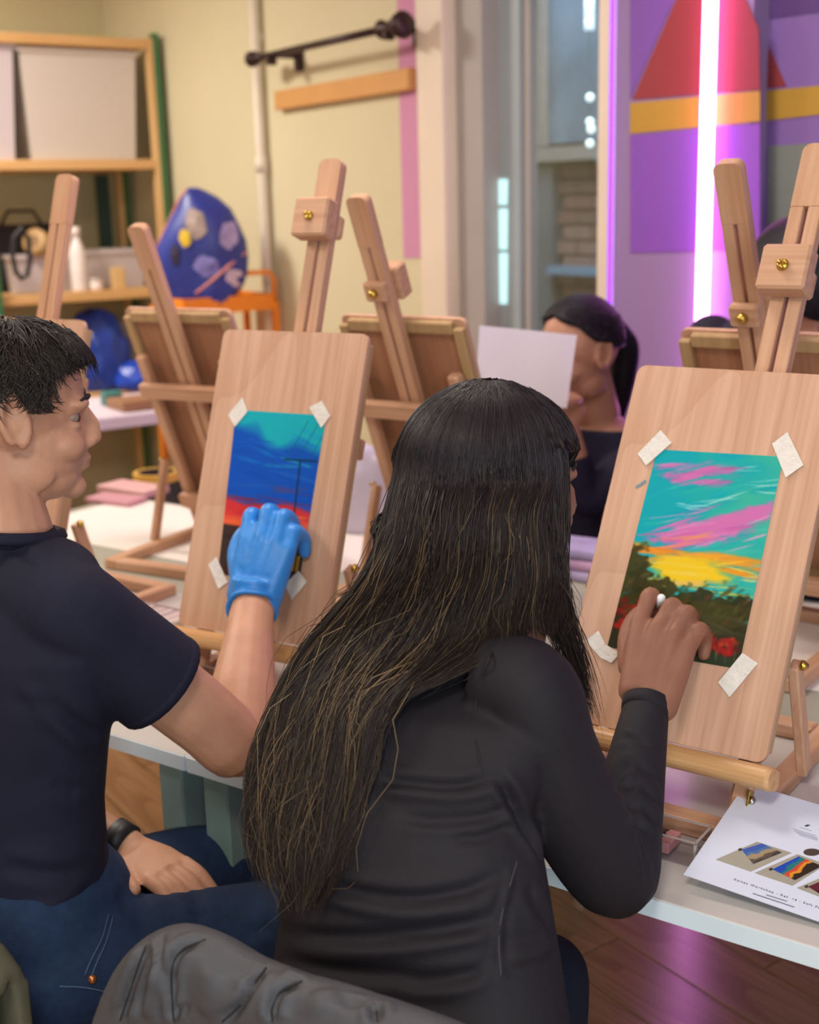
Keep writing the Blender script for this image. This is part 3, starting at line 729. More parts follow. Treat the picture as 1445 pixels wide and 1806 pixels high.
# easels on the far side, seen from behind
def far_easel(key, le, lb, t, n, daz, tilt, clamp, mast=.93):
    easel_set(key, le, lb, TP(t, n, .85), TAZ + PI + rad(daz), rad(tilt), clamp, mast)
far_easel('D', 'wooden easel seen from behind, beside the orange cart', 'wooden board seen from behind, beside the orange cart', 1.575, 1.02, 6, 22, None, .80)
far_easel('E', 'wooden easel seen from behind, between the two front boards', 'wooden board seen from behind, between the two front boards', 0.935, 1.02, 0, 22, .665, .85)
far_easel('F', 'wooden easel seen from behind, below the neon tube', 'wooden board seen from behind, below the neon tube', .20, 1.06, -3, 24, .645, .90)

# ------------------------------------------------------------------ paintings (colours painted stroke by stroke on a grid)
def canvas(h, w, col): return np.ones((h, w, 3)) * np.array([int(col[i:i + 2], 16) for i in (1, 3, 5)]) / 255.0
def rgb(c): return np.array([int(c[i:i + 2], 16) for i in (1, 3, 5)]) / 255.0
def noise2(h, w, cx, cy, seed):
    rg = np.random.default_rng(seed); g = rg.random((cy + 2, cx + 2))
    yy = np.linspace(0, cy, h)[:, None]; xx = np.linspace(0, cx, w)[None, :]
    y0 = yy.astype(int); x0 = xx.astype(int); fy = yy - y0; fx = xx - x0; fy = fy * fy * (3 - 2 * fy); fx = fx * fx * (3 - 2 * fx)
    return (g[y0, x0] * (1 - fy) * (1 - fx) + g[y0 + 1, x0] * fy * (1 - fx) + g[y0, x0 + 1] * (1 - fy) * fx + g[y0 + 1, x0 + 1] * fy * fx)
def blob(img, u, v, ru, rv, ang, col, alpha=1.0, soft=0.35, rough=0.5, seed=0):
    h, w, _ = img.shape; yy, xx = np.mgrid[0:h, 0:w]; asp = h / w
    du = (xx / (w - 1) - u); dv = (yy / (h - 1) - v) * asp
    ca, sa = math.cos(ang), math.sin(ang); a = (du * ca - dv * sa) / ru; b_ = (du * sa + dv * ca) / (rv * asp)
    r = np.sqrt(a * a + b_ * b_) + rough * (noise2(h, w, 9, 40, seed) - .5) + rough * .6 * (noise2(h, w, 30, 70, seed + 1) - .5)
    k = np.clip((1 - r) / soft, 0, 1)[..., None] * alpha
    img[:] = img * (1 - k) + rgb(col) * k
def strokes(img, n, ur, vr, lr, wd, ang, cols, alpha, seed):
    rg = np.random.default_rng(seed)
    for i in range(n):
        blob(img, rg.uniform(*ur), rg.uniform(*vr), rg.uniform(*lr), wd * rg.uniform(.5, 1.4), ang + rg.normal() * .12, cols[rg.integers(len(cols))], alpha * rg.uniform(.4, 1), .6, .5, int(rg.integers(1e6)))
def paint_poppies():
    h, w = 200, 130; im = canvas(h, w, '#19aebb')
    nz = noise2(h, w, 5, 14, 2)[..., None]
    ux = np.linspace(0, 1, w)[None, :, None]; vy = np.linspace(0, 1, h)[:, None, None]
    im[:] = im * (1 - .75 * np.clip(ux * 1.4 - .5 + (nz - .5), 0, 1)) + rgb('#4fc2a0') * (.75 * np.clip(ux * 1.4 - .5 + (nz - .5), 0, 1))
    strokes(im, 30, (0, 1), (.0, .5), (.15, .4), .012, .25, ['#23b9c4', '#0fa0b4', '#37c6a8', '#2cb4a6', '#58cbb8'], .55, 3)
    strokes(im, 8, (.55, 1), (.03, .25), (.1, .3), .006, .22, ['#8fe0d8', '#b8ecdf'], .7, 4)
    for u0, v0 in ((.2, .125), (.32, .12), (.42, .10), (.55, .095)): blob(im, u0, v0, .15, .022, .25, '#dd74b8', .85, .7, .8, int(u0 * 777))
    strokes(im, 26, (.1, .6), (.07, .16), (.08, .2), .013, .25, ['#dd70b8', '#e88ac4', '#c864a8', '#d878bc'], .9, 5)
    strokes(im, 5, (.45, .7), (.09, .12), (.1, .2), .006, .15, ['#c070b0', '#8a90b8'], .7, 6)
    strokes(im, 9, (.25, .5), (.25, .29), (.05, .1), .006, .05, ['#a8e4e8', '#7fd4dc'], .8, 7)
    for u0, v0 in ((.35, .4), (.5, .37), (.65, .34), (.8, .31), (.9, .28), (.55, .41), (.72, .375), (.45, .44)):
        blob(im, u0, v0, .26, .045, .36, '#dc78ba', .92, .6, .7, int(u0 * 1000))
    strokes(im, 26, (.15, .95), (.28, .46), (.1, .25), .008, .36, ['#e88cc8', '#d868b0', '#f0a8d4', '#c86ab4', '#e078bc'], .8, 8)
    strokes(im, 14, (0.05, .5), (.42, .52), (.1, .25), .010, .22, ['#e868a8', '#f08888', '#f49a70', '#d878b0'], .85, 9)
    strokes(im, 34, (0.0, 1.0), (.49, .57), (.12, .34), .016, .02, ['#f59a28', '#f8b030', '#f0883a', '#f4a040'], .9, 10)
    blob(im, .48, .585, .42, .085, 0, '#f8cf28', 1, .45, .4, 11)
    strokes(im, 16, (.2, .9), (.53, .68), (.1, .25), .012, .05, ['#fbd83a', '#f8c818', '#f6d860', '#f2c060'], .8, 12)
    strokes(im, 8, (.75, 1), (.5, .7), (.08, .2), .008, .1, ['#88ccb0', '#c8d890', '#e8b8a0', '#70c4b4'], .8, 13)
    kk = np.clip((vy - .74 - .05 * (nz - .5)) / .05, 0, 1); im[:] = im * (1 - kk) + rgb('#37351f') * kk
    for u0, v0, ru, rv in ((.04, .62, .13, .14), (.12, .66, .1, .1), (.26, .70, .12, .075), (.34, .70, .1, .07), (.5, .72, .12, .06), (.62, .70, .1, .06), (.72, .74, .15, .05), (.9, .71, .11, .055), (.95, .74, .12, .06), (.3, .78, .35, .08), (.8, .79, .3, .07)):
        blob(im, u0, v0, ru, rv, 0, random.choice(['#3a3a1e', '#45401f', '#32371f']), .95, .3, .8, int(u0 * 999 + 5))
    strokes(im, 60, (0, 1), (.62, .84), (.02, .06), .014, .8, ['#55562a', '#3c3a1c', '#5a4424', '#2c3018', '#4a5228', '#63562e'], .7, 14)
    strokes(im, 10, (.5, 1), (.66, .74), (.015, .04), .012, .8, ['#6a3a28', '#74442c'], .7, 15)
    blob(im, .5, .95, 1.2, .13, 0, '#3a3826', .9, .5, .5, 16)
    strokes(im, 16, (.35, 1), (.78, .86), (.1, .25), .012, -.1, ['#4a4a30', '#3b3f2a', '#57523a'], .7, 17)
    for (ur, vr, n, sd) in (((0, .3), (.76, .93), 110, 18), ((.5, .95), (.87, .945), 110, 19), ((.3, .6), (.86, .92), 40, 20)):
        strokes(im, n, ur, vr, (.018, .05), .014, .3, ['#b41f22', '#c8302a', '#8a1a1a', '#a42420', '#d8442e', '#7a1c1c'], .85, sd)
    strokes(im, 26, (.45, 1), (.94, .99), (.006, .012), .035, .15, ['#4f6248', '#3a4a34', '#60725a'], .7, 21)
    blob(im, .75, .99, .5, .03, 0, '#33402e', .7, .6, .5, 22)
    return im
def paint_dusk():
    h, w = 190, 110; im = canvas(h, w, '#1758c4')
    vy = np.linspace(0, 1, h)[:, None]; ux = np.linspace(0, 1, w)[None, :]
    nz = noise2(h, w, 4, 7, 31) - .5
    k = np.clip((.19 + .09 * ux + .16 * nz - vy) / .10, 0, 1)[..., None]
    im[:] = im * (1 - k) + rgb('#20b6c4') * k
    strokes(im, 12, (.2, 1), (.12, .32), (.15, .35), .016, -.25, ['#1f9fd8', '#1a8cd8', '#28b0d4', '#1f78d8'], .6, 32)
    strokes(im, 8, (.0, .6), (.16, .26), (.15, .3), .012, .08, ['#1450b8', '#1a64c8'], .7, 33)
    strokes(im, 20, (0, 1), (.3, .52), (.2, .45), .014, -.06, ['#1858d0', '#1c4fb0', '#1e60b8', '#144ab0', '#2468c8'], .6, 34)
    strokes(im, 4, (.6, .95), (.44, .48), (.15, .25), .010, 0, ['#5a4888', '#6a4a70'], .6, 35)
    k = np.clip((vy - (.515 + .03 * ux + .05 * nz)) / .03, 0, 1)[..., None]; im[:] = im * (1 - k) + rgb('#e03a40') * k
    strokes(im, 7, (0, 1), (.52, .56), (.2, .4), .008, -.06, ['#7a3048', '#a83040', '#5a3860'], .7, 36)
    k = np.clip((vy - (.605 + .06 * nz)) / .05, 0, 1)[..., None]; im[:] = im * (1 - k) + rgb('#ff6c42') * k
    strokes(im, 8, (0, 1), (.6, .68), (.15, .35), .008, .04, ['#ff8a40', '#ffb040', '#f45040'], .7, 37)
    k = np.clip((vy - (.69 + .015 * ux)) / .012, 0, 1)[..., None]; im[:] = im * (1 - k) + rgb('#463532') * k
    strokes(im, 10, (0, .5), (.76, .9), (.08, .2), .02, 0, ['#5e2e2c', '#3a2c2a', '#6a4038'], .7, 38)
    k = ((ux > .80) & (ux < .97) & (vy > .83) & (vy < .92))[..., None] * 1.0; im[:] = im * (1 - k) + rgb('#d8a030') * k
    for u0 in (.86, .92):
        k = ((abs(ux - u0) < .008) & (vy > .82) & (vy < .93))[..., None] * 1.0; im[:] = im * (1 - k) + rgb('#4a3530') * k
    k = np.clip((vy - .93) / .02, 0, 1)[..., None]; im[:] = im * (1 - k) + rgb('#4e2c28') * k
    def line(u0, v0, u1, v1, wd, col, al):
        L2 = (u1 - u0) ** 2 + (v1 - v0) ** 2; tt_ = np.clip(((ux - u0) * (u1 - u0) + (vy - v0) * (v1 - v0)) / L2, 0, 1)
        d_ = np.sqrt((ux - u0 - tt_ * (u1 - u0)) ** 2 + ((vy - v0 - tt_ * (v1 - v0)) * 1.7) ** 2); k = np.clip(1.3 - d_ / wd, 0, 1)[..., None] * al
        im[:] = im * (1 - k) + rgb(col) * k
    line(.80, .28, .83, .72, .012, '#143048', .85); line(.62, .275, .98, .272, .012, '#103848', .9)
    for u0 in (.70, .82, .94): line(u0 - .06, .28, u0 + .12, .04, .006, '#0f6a78', .8)
    return im
def flat_colors(me, cols):
    a = me.color_attributes.new('Col', 'FLOAT_COLOR', 'POINT')
    c = np.clip(np.asarray(cols) * .93, 0, 1); c = np.where(c <= .04045, c / 12.92, ((c + .055) / 1.055) ** 2.4)
    a.data.foreach_set('color', np.concatenate([c, np.ones((len(c), 1))], 1).astype(np.float32).ravel())
def board_uv(Wm, px, py):
    n = Wm.to_3x3() @ Vector((0, 1, 0)); p = on_plane(px, py, Wm.translation, n)
    return Wm.inverted() @ p
def grid_paper(name, quad, img, Wm, y_front, thick=0.0006, mat=None, wave=0.0):
    """paper sheet between 4 corners (TL,TR,BR,BL) given in the frame Wm; front at y = y_front"""
    h, w, _ = img.shape; q = [np.array(c) for c in quad]
    v, u = np.meshgrid(np.linspace(0, 1, h), np.linspace(0, 1, w), indexing='ij')
    P = ((1 - v) * (1 - u))[..., None] * q[0] + ((1 - v) * u)[..., None] * q[1] + (v * u)[..., None] * q[2] + (v * (1 - u))[..., None] * q[3]
    P[..., 1] = y_front - wave * np.sin(u * PI) * np.sin(v * PI)
    verts = P.reshape(-1, 3); idx = np.arange(h * w).reshape(h, w)
    f = np.stack([idx[:-1, :-1], idx[1:, :-1], idx[1:, 1:], idx[:-1, 1:]], -1).reshape(-1, 4)
    back = [np.array([c[0], y_front + thick, c[2]]) for c in q]; nb_ = len(verts)
    verts = np.concatenate([verts, back]); faces = f.tolist()
    t_, b_, l_, r_ = idx[0, :], idx[-1, :], idx[:, 0], idx[:, -1]
    faces += [[nb_ + 0, nb_ + 1, nb_ + 2, nb_ + 3]]
    faces += [[int(idx[0, 0]), int(idx[0, -1]), nb_ + 1, nb_], [int(idx[0, -1]), int(idx[-1, -1]), nb_ + 2, nb_ + 1], [int(idx[-1, -1]), int(idx[-1, 0]), nb_ + 3, nb_ + 2], [int(idx[-1, 0]), int(idx[0, 0]), nb_, nb_ + 3]]
    me = bpy.data.meshes.new(name); me.from_pydata(verts.tolist(), [], faces); me.update()
    flat_colors(me, np.concatenate([img.reshape(-1, 3), np.ones((4, 3)) * .85]))
    return mesh_obj(name, me, mat, None, Wm)
m_paint = attr_mat('pastel_painting', 'Col', 0.85, 0, .12)
def on_board(key, pts): return [board_uv(EAS[key][2], *p) for p in pts]
o = grid_paper('pastel_painting', on_board('B', [(1160, 793), (1383, 806), (1303, 1180), (1072, 1141)]), paint_poppies(), EAS['B'][2], -.0012, .0008, m_paint)
tag(o, 'pastel sunset with pink clouds, dark trees and red poppies taped to the board', 'painting')
o = grid_paper('pastel_painting', on_board('A', [(417, 723), (576, 733), (527, 1034), (385, 1012)]), paint_dusk(), EAS['A'][2], -.0012, .0008, m_paint)
tag(o, 'pastel painting of blue sky over red dusk with a dark pole', 'painting')
def tape(key, pts, label):
    q = on_board(key, pts)
    poly = [(p.x, -.0022, p.z) for p in q]
    b = MB().prism(poly, (0, -.0005, 0)); o = b.out('masking_tape', M['white_tape'], None, False, EAS[key][2])
    tag(o, label, 'tape', 'tape strips holding the paintings')
tape('B', [(1126, 801), (1160, 766), (1167, 759.5), (1186, 782), (1141, 822)], 'white tape at top left corner of the poppy painting')
tape('B', [(1363, 783.5), (1390, 763), (1418.5, 821), (1387, 843.6)], 'white tape at top right corner of the poppy painting')
tape('B', [(1268, 1204), (1311, 1152), (1338, 1170.5), (1288, 1230.6)], 'white tape at bottom right corner of the poppy painting')
tape('B', [(1034, 1130), (1057, 1113), (1070, 1137), (1095, 1153), (1080, 1170), (1061, 1161)], 'crumpled white tape at bottom left corner of the poppy painting')
tape('A', [(404, 732), (429, 701), (438, 726), (416, 753)], 'white tape at top left corner of the blue dusk painting')
tape('A', [(547, 719), (569, 707), (584, 734), (568, 755)], 'white tape at top right corner of the blue dusk painting')
tape('A', [(369, 996), (383, 982), (403, 1027), (387, 1039)], 'white tape at bottom left corner of the blue dusk painting')
tape('A', [(504, 1030.5), (528, 1007), (543, 1027), (516.5, 1058)], 'white tape at bottom right corner of the blue dusk painting')
# smudge of pastel on the board
sm = on_board('B', [(1121, 858), (1130, 852), (1138, 846), (1141, 850), (1131, 858), (1122, 862)])
MB().prism([(p.x, -.0004, p.z) for p in sm], (0, -.0002, 0)).out('pastel_smudge', plain('smudge_blue', '#7d9096', 0.8, 0, .2, 60), EAS['B'][1])
# ------------------------------------------------------------------ people: helpers
def catmull(pts, sub=6):
    P = [np.array(p, float) for p in pts]; P = [2 * P[0] - P[1]] + P + [2 * P[-1] - P[-2]]; out = []
    for i in range(1, len(P) - 2):
        for k in range(sub):
            t = k / sub; a, b, c, d = P[i - 1], P[i], P[i + 1], P[i + 2]
            out.append(.5 * ((2 * b) + (-a + c) * t + (2 * a - 5 * b + 4 * c - d) * t * t + (-a + 3 * b - 3 * c + d) * t ** 3))
    out.append(P[-2]); return out
def limb(mb, pts, rs, n=16, sub=5, ends=True):
    q = catmull([tuple(p) + (r,) for p, r in zip(pts, rs)], sub)
    pp = [Vector(v[:3]) for v in q]; rr = [max(.002, float(v[3])) for v in q]
    mb.tube(pp, rr, n)
    if ends: mb.ball(pp[0], rr[0] * .995, None, n, 10); mb.ball(pp[-1], rr[-1] * .995, None, n, 10)
    return mb
def remesh(mb, name, voxel, smooth=3, fac=.5):
    me = mb.mesh(name); o = bpy.data.objects.new('tmp', me); COL.objects.link(o)
    md = o.modifiers.new('r', 'REMESH'); md.mode = 'VOXEL'; md.voxel_size = voxel; md.use_smooth_shade = True
    if smooth: ms = o.modifiers.new('s', 'SMOOTH'); ms.iterations = smooth; ms.factor = fac
    dg = bpy.context.evaluated_depsgraph_get(); ev = o.evaluated_get(dg)
    m2 = bpy.data.meshes.new_from_object(ev); m2.name = name
    bpy.data.objects.remove(o, do_unlink=True); bpy.data.meshes.remove(me)
    m2.polygons.foreach_set('use_smooth', [True] * len(m2.polygons)); m2.materials.clear()
    return m2
def bvh_of(me): return BVHTree.FromPolygons([v.co.copy() for v in me.vertices], [p.vertices[:] for p in me.polygons])
def cast(bv, px, py):
    d = ray(px, py).normalized(); h = bv.ray_cast(CAMP, d); return h[0]
def coords(me): a = np.empty(len(me.vertices) * 3, np.float32); me.vertices.foreach_get('co', a); return a.reshape(-1, 3).astype(float)
def normals(me): a = np.empty(len(me.vertices) * 3, np.float32); me.vertices.foreach_get('normal', a); return a.reshape(-1, 3).astype(float)
def folds(me, bv, lines, sub=6):
    """cloth folds: each line (pixels, amplitude, width) laid on the surface, pushed in or out along the normal"""
    co = coords(me); nr = normals(me); dis = np.zeros(len(co))
    for pix, amp, wid in lines:
        pts = [cast(bv, x, y) for x, y in pix]; pts = [np.array(p) for p in pts if p is not None]
        if len(pts) < 2: continue
        q = np.array(catmull(pts, sub)); m = len(q)
        lo = q.min(0) - 4 * wid; hi = q.max(0) + 4 * wid
        idx = np.where(((co > lo) & (co < hi)).all(1))[0]
        if len(idx) == 0: continue
        c = co[idx]; dd = np.full(len(c), 9.0); tt_ = np.zeros(len(c))
        for i in range(m - 1):
            a, b = q[i], q[i + 1]; ab = b - a; L2 = ab @ ab + 1e-12; t = np.clip(((c - a) @ ab) / L2, 0, 1)
            e = np.linalg.norm(c - a - t[:, None] * ab, axis=1); s = e < dd; dd[s] = e[s]; tt_[s] = (i + t[s]) / (m - 1)
        tap = np.clip(np.minimum(tt_, 1 - tt_) * 5, 0, 1)
        prof = np.exp(-(dd / wid) ** 2) - .45 * np.exp(-((dd - 1.9 * wid) / wid) ** 2)
        dis[idx] += amp * tap * prof
    co += nr * dis[:, None]
    me.vertices.foreach_set('co', co.astype(np.float32).ravel()); me.update()
def surf_tube(bv, pix, r, off=.0, n=6):
    pts = [cast(bv, x, y) for x, y in pix]; pts = [np.array(p) for p in pts if p is not None]
    q = [Vector(p) for p in catmull(pts, 5)]
    q = [p - (p - CAMP).normalized() * off for p in q]
    return MB().tube(q, r, n)
def strand_mesh(name, paths, width, cols, taper=True):
    """paths (N,K,3): hair strands as thin three-sided tubes, one colour each"""
    P = np.asarray(paths, float); N, K, _ = P.shape
    T = np.gradient(P, axis=1); T /= np.linalg.norm(T, axis=2, keepdims=True) + 1e-9
    ref = np.random.default_rng(1).normal(size=(N, 1, 3)); A = np.cross(T, ref); A /= np.linalg.norm(A, axis=2, keepdims=True) + 1e-9
    Bv = np.cross(T, A)
    w = np.asarray(width).reshape(-1, 1, 1) * np.ones((N, K, 1))
    if taper: w = w * np.clip(1.15 - np.linspace(0, 1, K) ** 3, .15, 1)[None, :, None]
    ring = [P + w * (A * math.cos(a) + Bv * math.sin(a)) for a in (0, 2 * PI / 3, 4 * PI / 3)]
    V = np.stack(ring, 2).reshape(-1, 3)                                   # N,K,3
    i = (np.arange(N)[:, None] * K + np.arange(K - 1)[None, :]) * 3
    F = []
    for a in range(3):
        b = (a + 1) % 3; F.append(np.stack([i + a, i + b, i + 3 + b, i + 3 + a], -1).reshape(-1, 4))
    F = np.concatenate(F)
    me = bpy.data.meshes.new(name); me.vertices.add(len(V)); me.vertices.foreach_set('co', V.astype(np.float32).ravel())
    me.loops.add(F.size); me.loops.foreach_set('vertex_index', F.astype(np.int32).ravel())
    me.polygons.add(len(F)); me.polygons.foreach_set('loop_start', (np.arange(len(F)) * 4).astype(np.int32))
    me.polygons.foreach_set('use_smooth', [True] * len(F)); me.update(calc_edges=True)
    a = me.color_attributes.new('Col', 'FLOAT_COLOR', 'POINT')
    cols = np.asarray(cols, float)
    c = np.repeat(cols, K * 3, 0) if cols.ndim == 2 else np.repeat(cols.reshape(-1, 3), 3, 0); a.data.foreach_set('color', np.concatenate([c, np.ones((len(c), 1))], 1).astype(np.float32).ravel())
    return me
def hair_mat(name, rough=.45, spec=.32):
    m = attr_mat(name, 'Col', rough, 0, spec); return m
M['strand'] = hair_mat('hair_strands')
def skin(name, c, c2):
    m = plain(name, c, .5, 0, .07, 30, .12, 220, .35)
    p = m.node_tree.nodes['Principled BSDF']; p.inputs['Subsurface Weight'].default_value = .08
    p.inputs['Subsurface Radius'].default_value = (.01, .004, .002); p.inputs['Subsurface Scale'].default_value = .5
    return m
M['skin_w'] = skin('skin_brown', '#8c5e4a', ''); M['skin_m'] = skin('skin_light', '#c08e72', ''); M['skin_f'] = skin('skin_tan', '#b07e66', '')
M['eye'] = plain('eye_white_shaded', '#8d786c', .4); M['iris'] = plain('iris_dark', '#2a1a12', .15); M['brow'] = plain('brow_hair', '#241a16', .8)  # eye white darkened: shading of the eyeball put into its colour

class Head:
    """local head axes: f towards the face, s towards the person's right, z up"""
    def __init__(self, c, f, pitch=0.0, k=1.0, roll=0.0):
        f = Vector(f); f.z = 0; f.normalize(); s = Vector((f.y, -f.x, 0)); z = Vector((0, 0, 1))
        R = Matrix.Rotation(-pitch, 3, s); f = R @ f; z = R @ z
        R = Matrix.Rotation(roll, 3, f); s = R @ s; z = R @ z
        self.c = Vector(c); self.f, self.s, self.z, self.k = f, s, z, k
        self.R = Matrix((f, s, z)).transposed()
    def p(self, f, s, z): return self.c + (self.f * f + self.s * s + self.z * z) * self.k
    def ball(self, mb, f, s, z, r): mb.ball(self.p(f, s, z), tuple(x * self.k for x in r), self.R, 24, 16)
    def build(self, mb, neck_to, neck_r=.055):
        k = self.k
        self.ball(mb, -.008, 0, .015, (.098, .077, .095))          # cranium
        self.ball(mb, .025, 0, -.045, (.070, .061, .082))          # face
        self.ball(mb, .038, 0, -.09, (.048, .047, .036))           # jaw
        self.ball(mb, .074, 0, -.108, (.020, .022, .017))          # chin
        for s in (-1, 1):
            self.ball(mb, .060, s * .036, -.048, (.028, .022, .022))   # cheekbone
            self.ball(mb, .077, s * .026, .008, (.017, .027, .010))    # brow
            self.ball(mb, .010, s * .050, -.08, (.04, .014, .03))      # jaw angle
            self.ball(mb, .074, s * .031, .0005, (.0105, .016, .006)); self.ball(mb, .073, s * .031, -.0205, (.010, .015, .005))
            # ear: rim, lobe
            pts = [self.p(-.004 + .016 * math.cos(a) - .006 * math.sin(a), s * (.076 + .008 * (1 - math.cos(a)) * .5), -.010 + .031 * math.sin(a)) for a in [x * PI / 8 for x in range(-3, 12)]]
            mb.tube(pts, .0058 * k, 8)
            self.ball(mb, -.002, s * .077, -.012, (.013, .0042, .022)); self.ball(mb, .006, s * .077, -.037, (.008, .006, .010))
        mb.loft([(self.p(.086, 0, .0), self.s * .008 * k, self.f * .010 * k), (self.p(.096, 0, -.02), self.s * .010 * k, self.f * .014 * k), (self.p(.100, 0, -.038), self.s * .012 * k, self.f * .013 * k), (self.p(.098, 0, -.05), self.s * .015 * k, self.f * .012 * k)], 14)
        self.ball(mb, .104, 0, -.040, (.010, .010, .009))
        for s in (-1, 1): self.ball(mb, .095, s * .012, -.046, (.010, .008, .008))
        self.ball(mb, .088, 0, -.068, (.012, .022, .006)); self.ball(mb, .086, 0, -.079, (.012, .019, .007))
        a = self.p(-.02, 0, -.06); b = Vector(neck_to)
        limb(mb, [a, (a * .5 + b * .5) - self.f * .004, b], [neck_r * .95, neck_r, neck_r * 1.15], 18)
    def eyes(self, parent, brow=True):
        for s in (-1, 1):
            e = MB(); self.ball(e, .0700, s * .031, -.010, (.0110, .0120, .0095)); eo = e.out('eye', M['eye'], parent, True)
            e = MB(); self.ball(e, .0780, s * .031, -.011, (.0042, .0066, .0066)); e.out('iris', M['iris'], eo, True)
            if brow:
                MB().tube([self.p(.092, s * .014, .012), self.p(.092, s * .03, .018), self.p(.080, s * .048, .013)], [.003, .0035, .002], 6).out('eyebrow', M['brow'], parent, True)
    def surf(self, az, th, r):
        """point on a hair ellipsoid: az 0 = back of the head, positive to the person's right; th from the top"""
        return self.p(-r[0] * math.sin(th) * math.cos(az) - .008, r[1] * math.sin(th) * math.sin(az), r[2] * math.cos(th) + .012)
    def cap(self, r, limit):
        """closed hair cap over the ellipsoid r where th < limit(az)"""
        b = bmesh.new(); nu, nv = 64, 26; g = []
        for i in range(nu):
            az = -PI + 2 * PI * i / nu; L = limit(az); row = []
            for j in range(nv + 1): row.append(b.verts.new(self.surf(az, max(.02, L * j / nv), r)))
            row.append(b.verts.new(self.surf(az, L + .05, tuple(x * .86 for x in r))))
            g.append(row)
        for i in range(nu):
            A, B_ = g[i], g[(i + 1) % nu]
            for j in range(nv + 1): b.faces.new((A[j], B_[j], B_[j + 1], A[j + 1]))
        b.faces.new([g[i][0] for i in range(nu)])
        bmesh.ops.recalc_face_normals(b, faces=b.faces)
        me = bpy.data.meshes.new('hair'); b.to_mesh(me); b.free(); me.polygons.foreach_set('use_smooth', [True] * len(me.polygons)); return me
def fingers(mb, chains):
    for pts, rs in chains: limb(mb, pts, rs, 12, 4)
DN = Vector((0, 0, -1))
# ------------------------------------------------------------------ the woman in black
RR = -TT; NN = TN.copy()
m_black = plain('black_jersey', '#1d1a20', .72, 0, .05, 30, .15, 400, .3)
m_jean = plain('dark_denim', '#1a2333', .8, 0, .12, 60, .3, 500, .2)
woman = thing('person', 'person with long dark hair in a black long-sleeved top, drawing with pastel', 'person', (-.02, 1.2, 0))
WO = woman.location.copy(); WI = Matrix.Translation(-WO)
def kid(me, name, mat, parent, off=None):
    o = mesh_obj(name, me, mat, parent); o.matrix_local = Matrix.Translation(-(off if off is not None else parent.location)); return o
whead = Head(atY(872, 842, 1.50), (.93, .36, 0), math.radians(3), 1.0)
neckb = atY(880, 1112, 1.435)
# board B frame, points in front of it
WmB = EAS['B'][2]; nB = WmB.to_3x3() @ Vector((0, 1, 0))
def onB(px, py, dist): return on_plane(px, py, WmB.translation - nB * dist, nB)
WmA = EAS['A'][2]; nA = WmA.to_3x3() @ Vector((0, 1, 0))
def onA(px, py, dist): return on_plane(px, py, WmA.translation - nA * dist, nA)
shR = atY(932, 1218, 1.30); shL = atY(625, 1195, 1.48)
elR = atY(1086, 1546, 1.335); wrR = onB(1143, 1232, .075)
elL = Vector((-.10, 1.60, .80)); wrL = TP(.28, .10, TZ + .045)
def torso_secs(rows, R_, N_, kx=.82, ky=.574):
    out = []
    for px, py, Y, half, b in rows:
        c = atY(px, py, Y); a = math.sqrt(max(1e-4, half * half - (b * ky) ** 2)) / kx
        out.append((c, R_ * a, N_ * b))
    return out
W_ROWS = [(733, 1850, 1.19, .165, .125), (733, 1750, 1.22, .161, .12), (733, 1650, 1.25, .154, .112), (724, 1560, 1.27, .151, .108), (712, 1470, 1.29, .150, .108),
          (700, 1380, 1.32, .150, .108), (722, 1290, 1.345, .155, .102), (765, 1215, 1.37, .150, .09), (815, 1160, 1.40, .115, .075), (868, 1125, 1.43, .06, .055)]
def right_hand(mb, H, r=1.0):
    """fist on the board: wrist, palm, four bent fingers, thumb"""
    wr = H['wr']; mcp = H['mcp']
    mid = [(a + b) / 2 for a, b in zip(mcp[:-1], mcp[1:])]
    # palm from wrist to knuckles, one ridge per finger
    w = (mcp[0] - mcp[3])
    for i, m in enumerate(mcp):
        st = wr + w * (.30 - .2 * i)
        limb(mb, [st, st.lerp(m, .55) , m], [.020 * r, .0165 * r, .0125 * r], 12, 4)
    c = (mcp[0] + mcp[3]) / 2
    mb.loft([(wr, w * .40, H['n'] * .021 * r), (wr.lerp(c, .5), w * .50, H['n'] * .019 * r), (wr.lerp(c, .95), w * .50, H['n'] * .012 * r)], 18, True, False, 2.4)
    for m, pip, dip, tip in zip(mcp, H['pip'], H['dip'], H['tip']):
        limb(mb, [m, m.lerp(pip, .5), pip, dip, tip], [.0125 * r, .0115 * r, .0122 * r, .0105 * r, .009 * r], 12, 4)
    limb(mb, H['thumb'], [.017 * r, .014 * r, .0125 * r, .010 * r], 12, 4)
up_B = WmB.to_3x3() @ Vector((0, 0, 1))
HW = dict(wr=wrR, n=nB,
          mcp=[onB(1128, 1098, .060), onB(1160, 1108, .062), onB(1190, 1119, .060), onB(1213, 1143, .054)],
          pip=[onB(1147, 1050, .047), onB(1186, 1068, .047), onB(1212, 1081, .044), onB(1234, 1111, .040)])
HW['dip'] = [p + nB * .026 - up_B * .006 for p in HW['pip']]
HW['tip'] = [p + nB * .008 - up_B * .020 for p in HW['dip']]
HW['thumb'] = [onB(1112, 1175, .06), onB(1108, 1125, .045), onB(1122, 1090, .028), onB(1146, 1072, .014)]
# body
mb = MB(); whead.build(mb, neckb, .05)
mb.loft(torso_secs([(a, b, Y + .0, h - .012, d - .012) for a, b, Y, h, d in W_ROWS], RR, NN), 28)
limb(mb, [shR, atY(972, 1330, 1.30), atY(1030, 1450, 1.315), elR, elR.lerp(wrR, .5), wrR], [.036, .038, .037, .034, .029, .0225], 16)
limb(mb, [shL, shL.lerp(elL, .5), elL, elL.lerp(wrL, .5), wrL], [.040, .036, .034, .028, .022], 16)
right_hand(mb, HW)
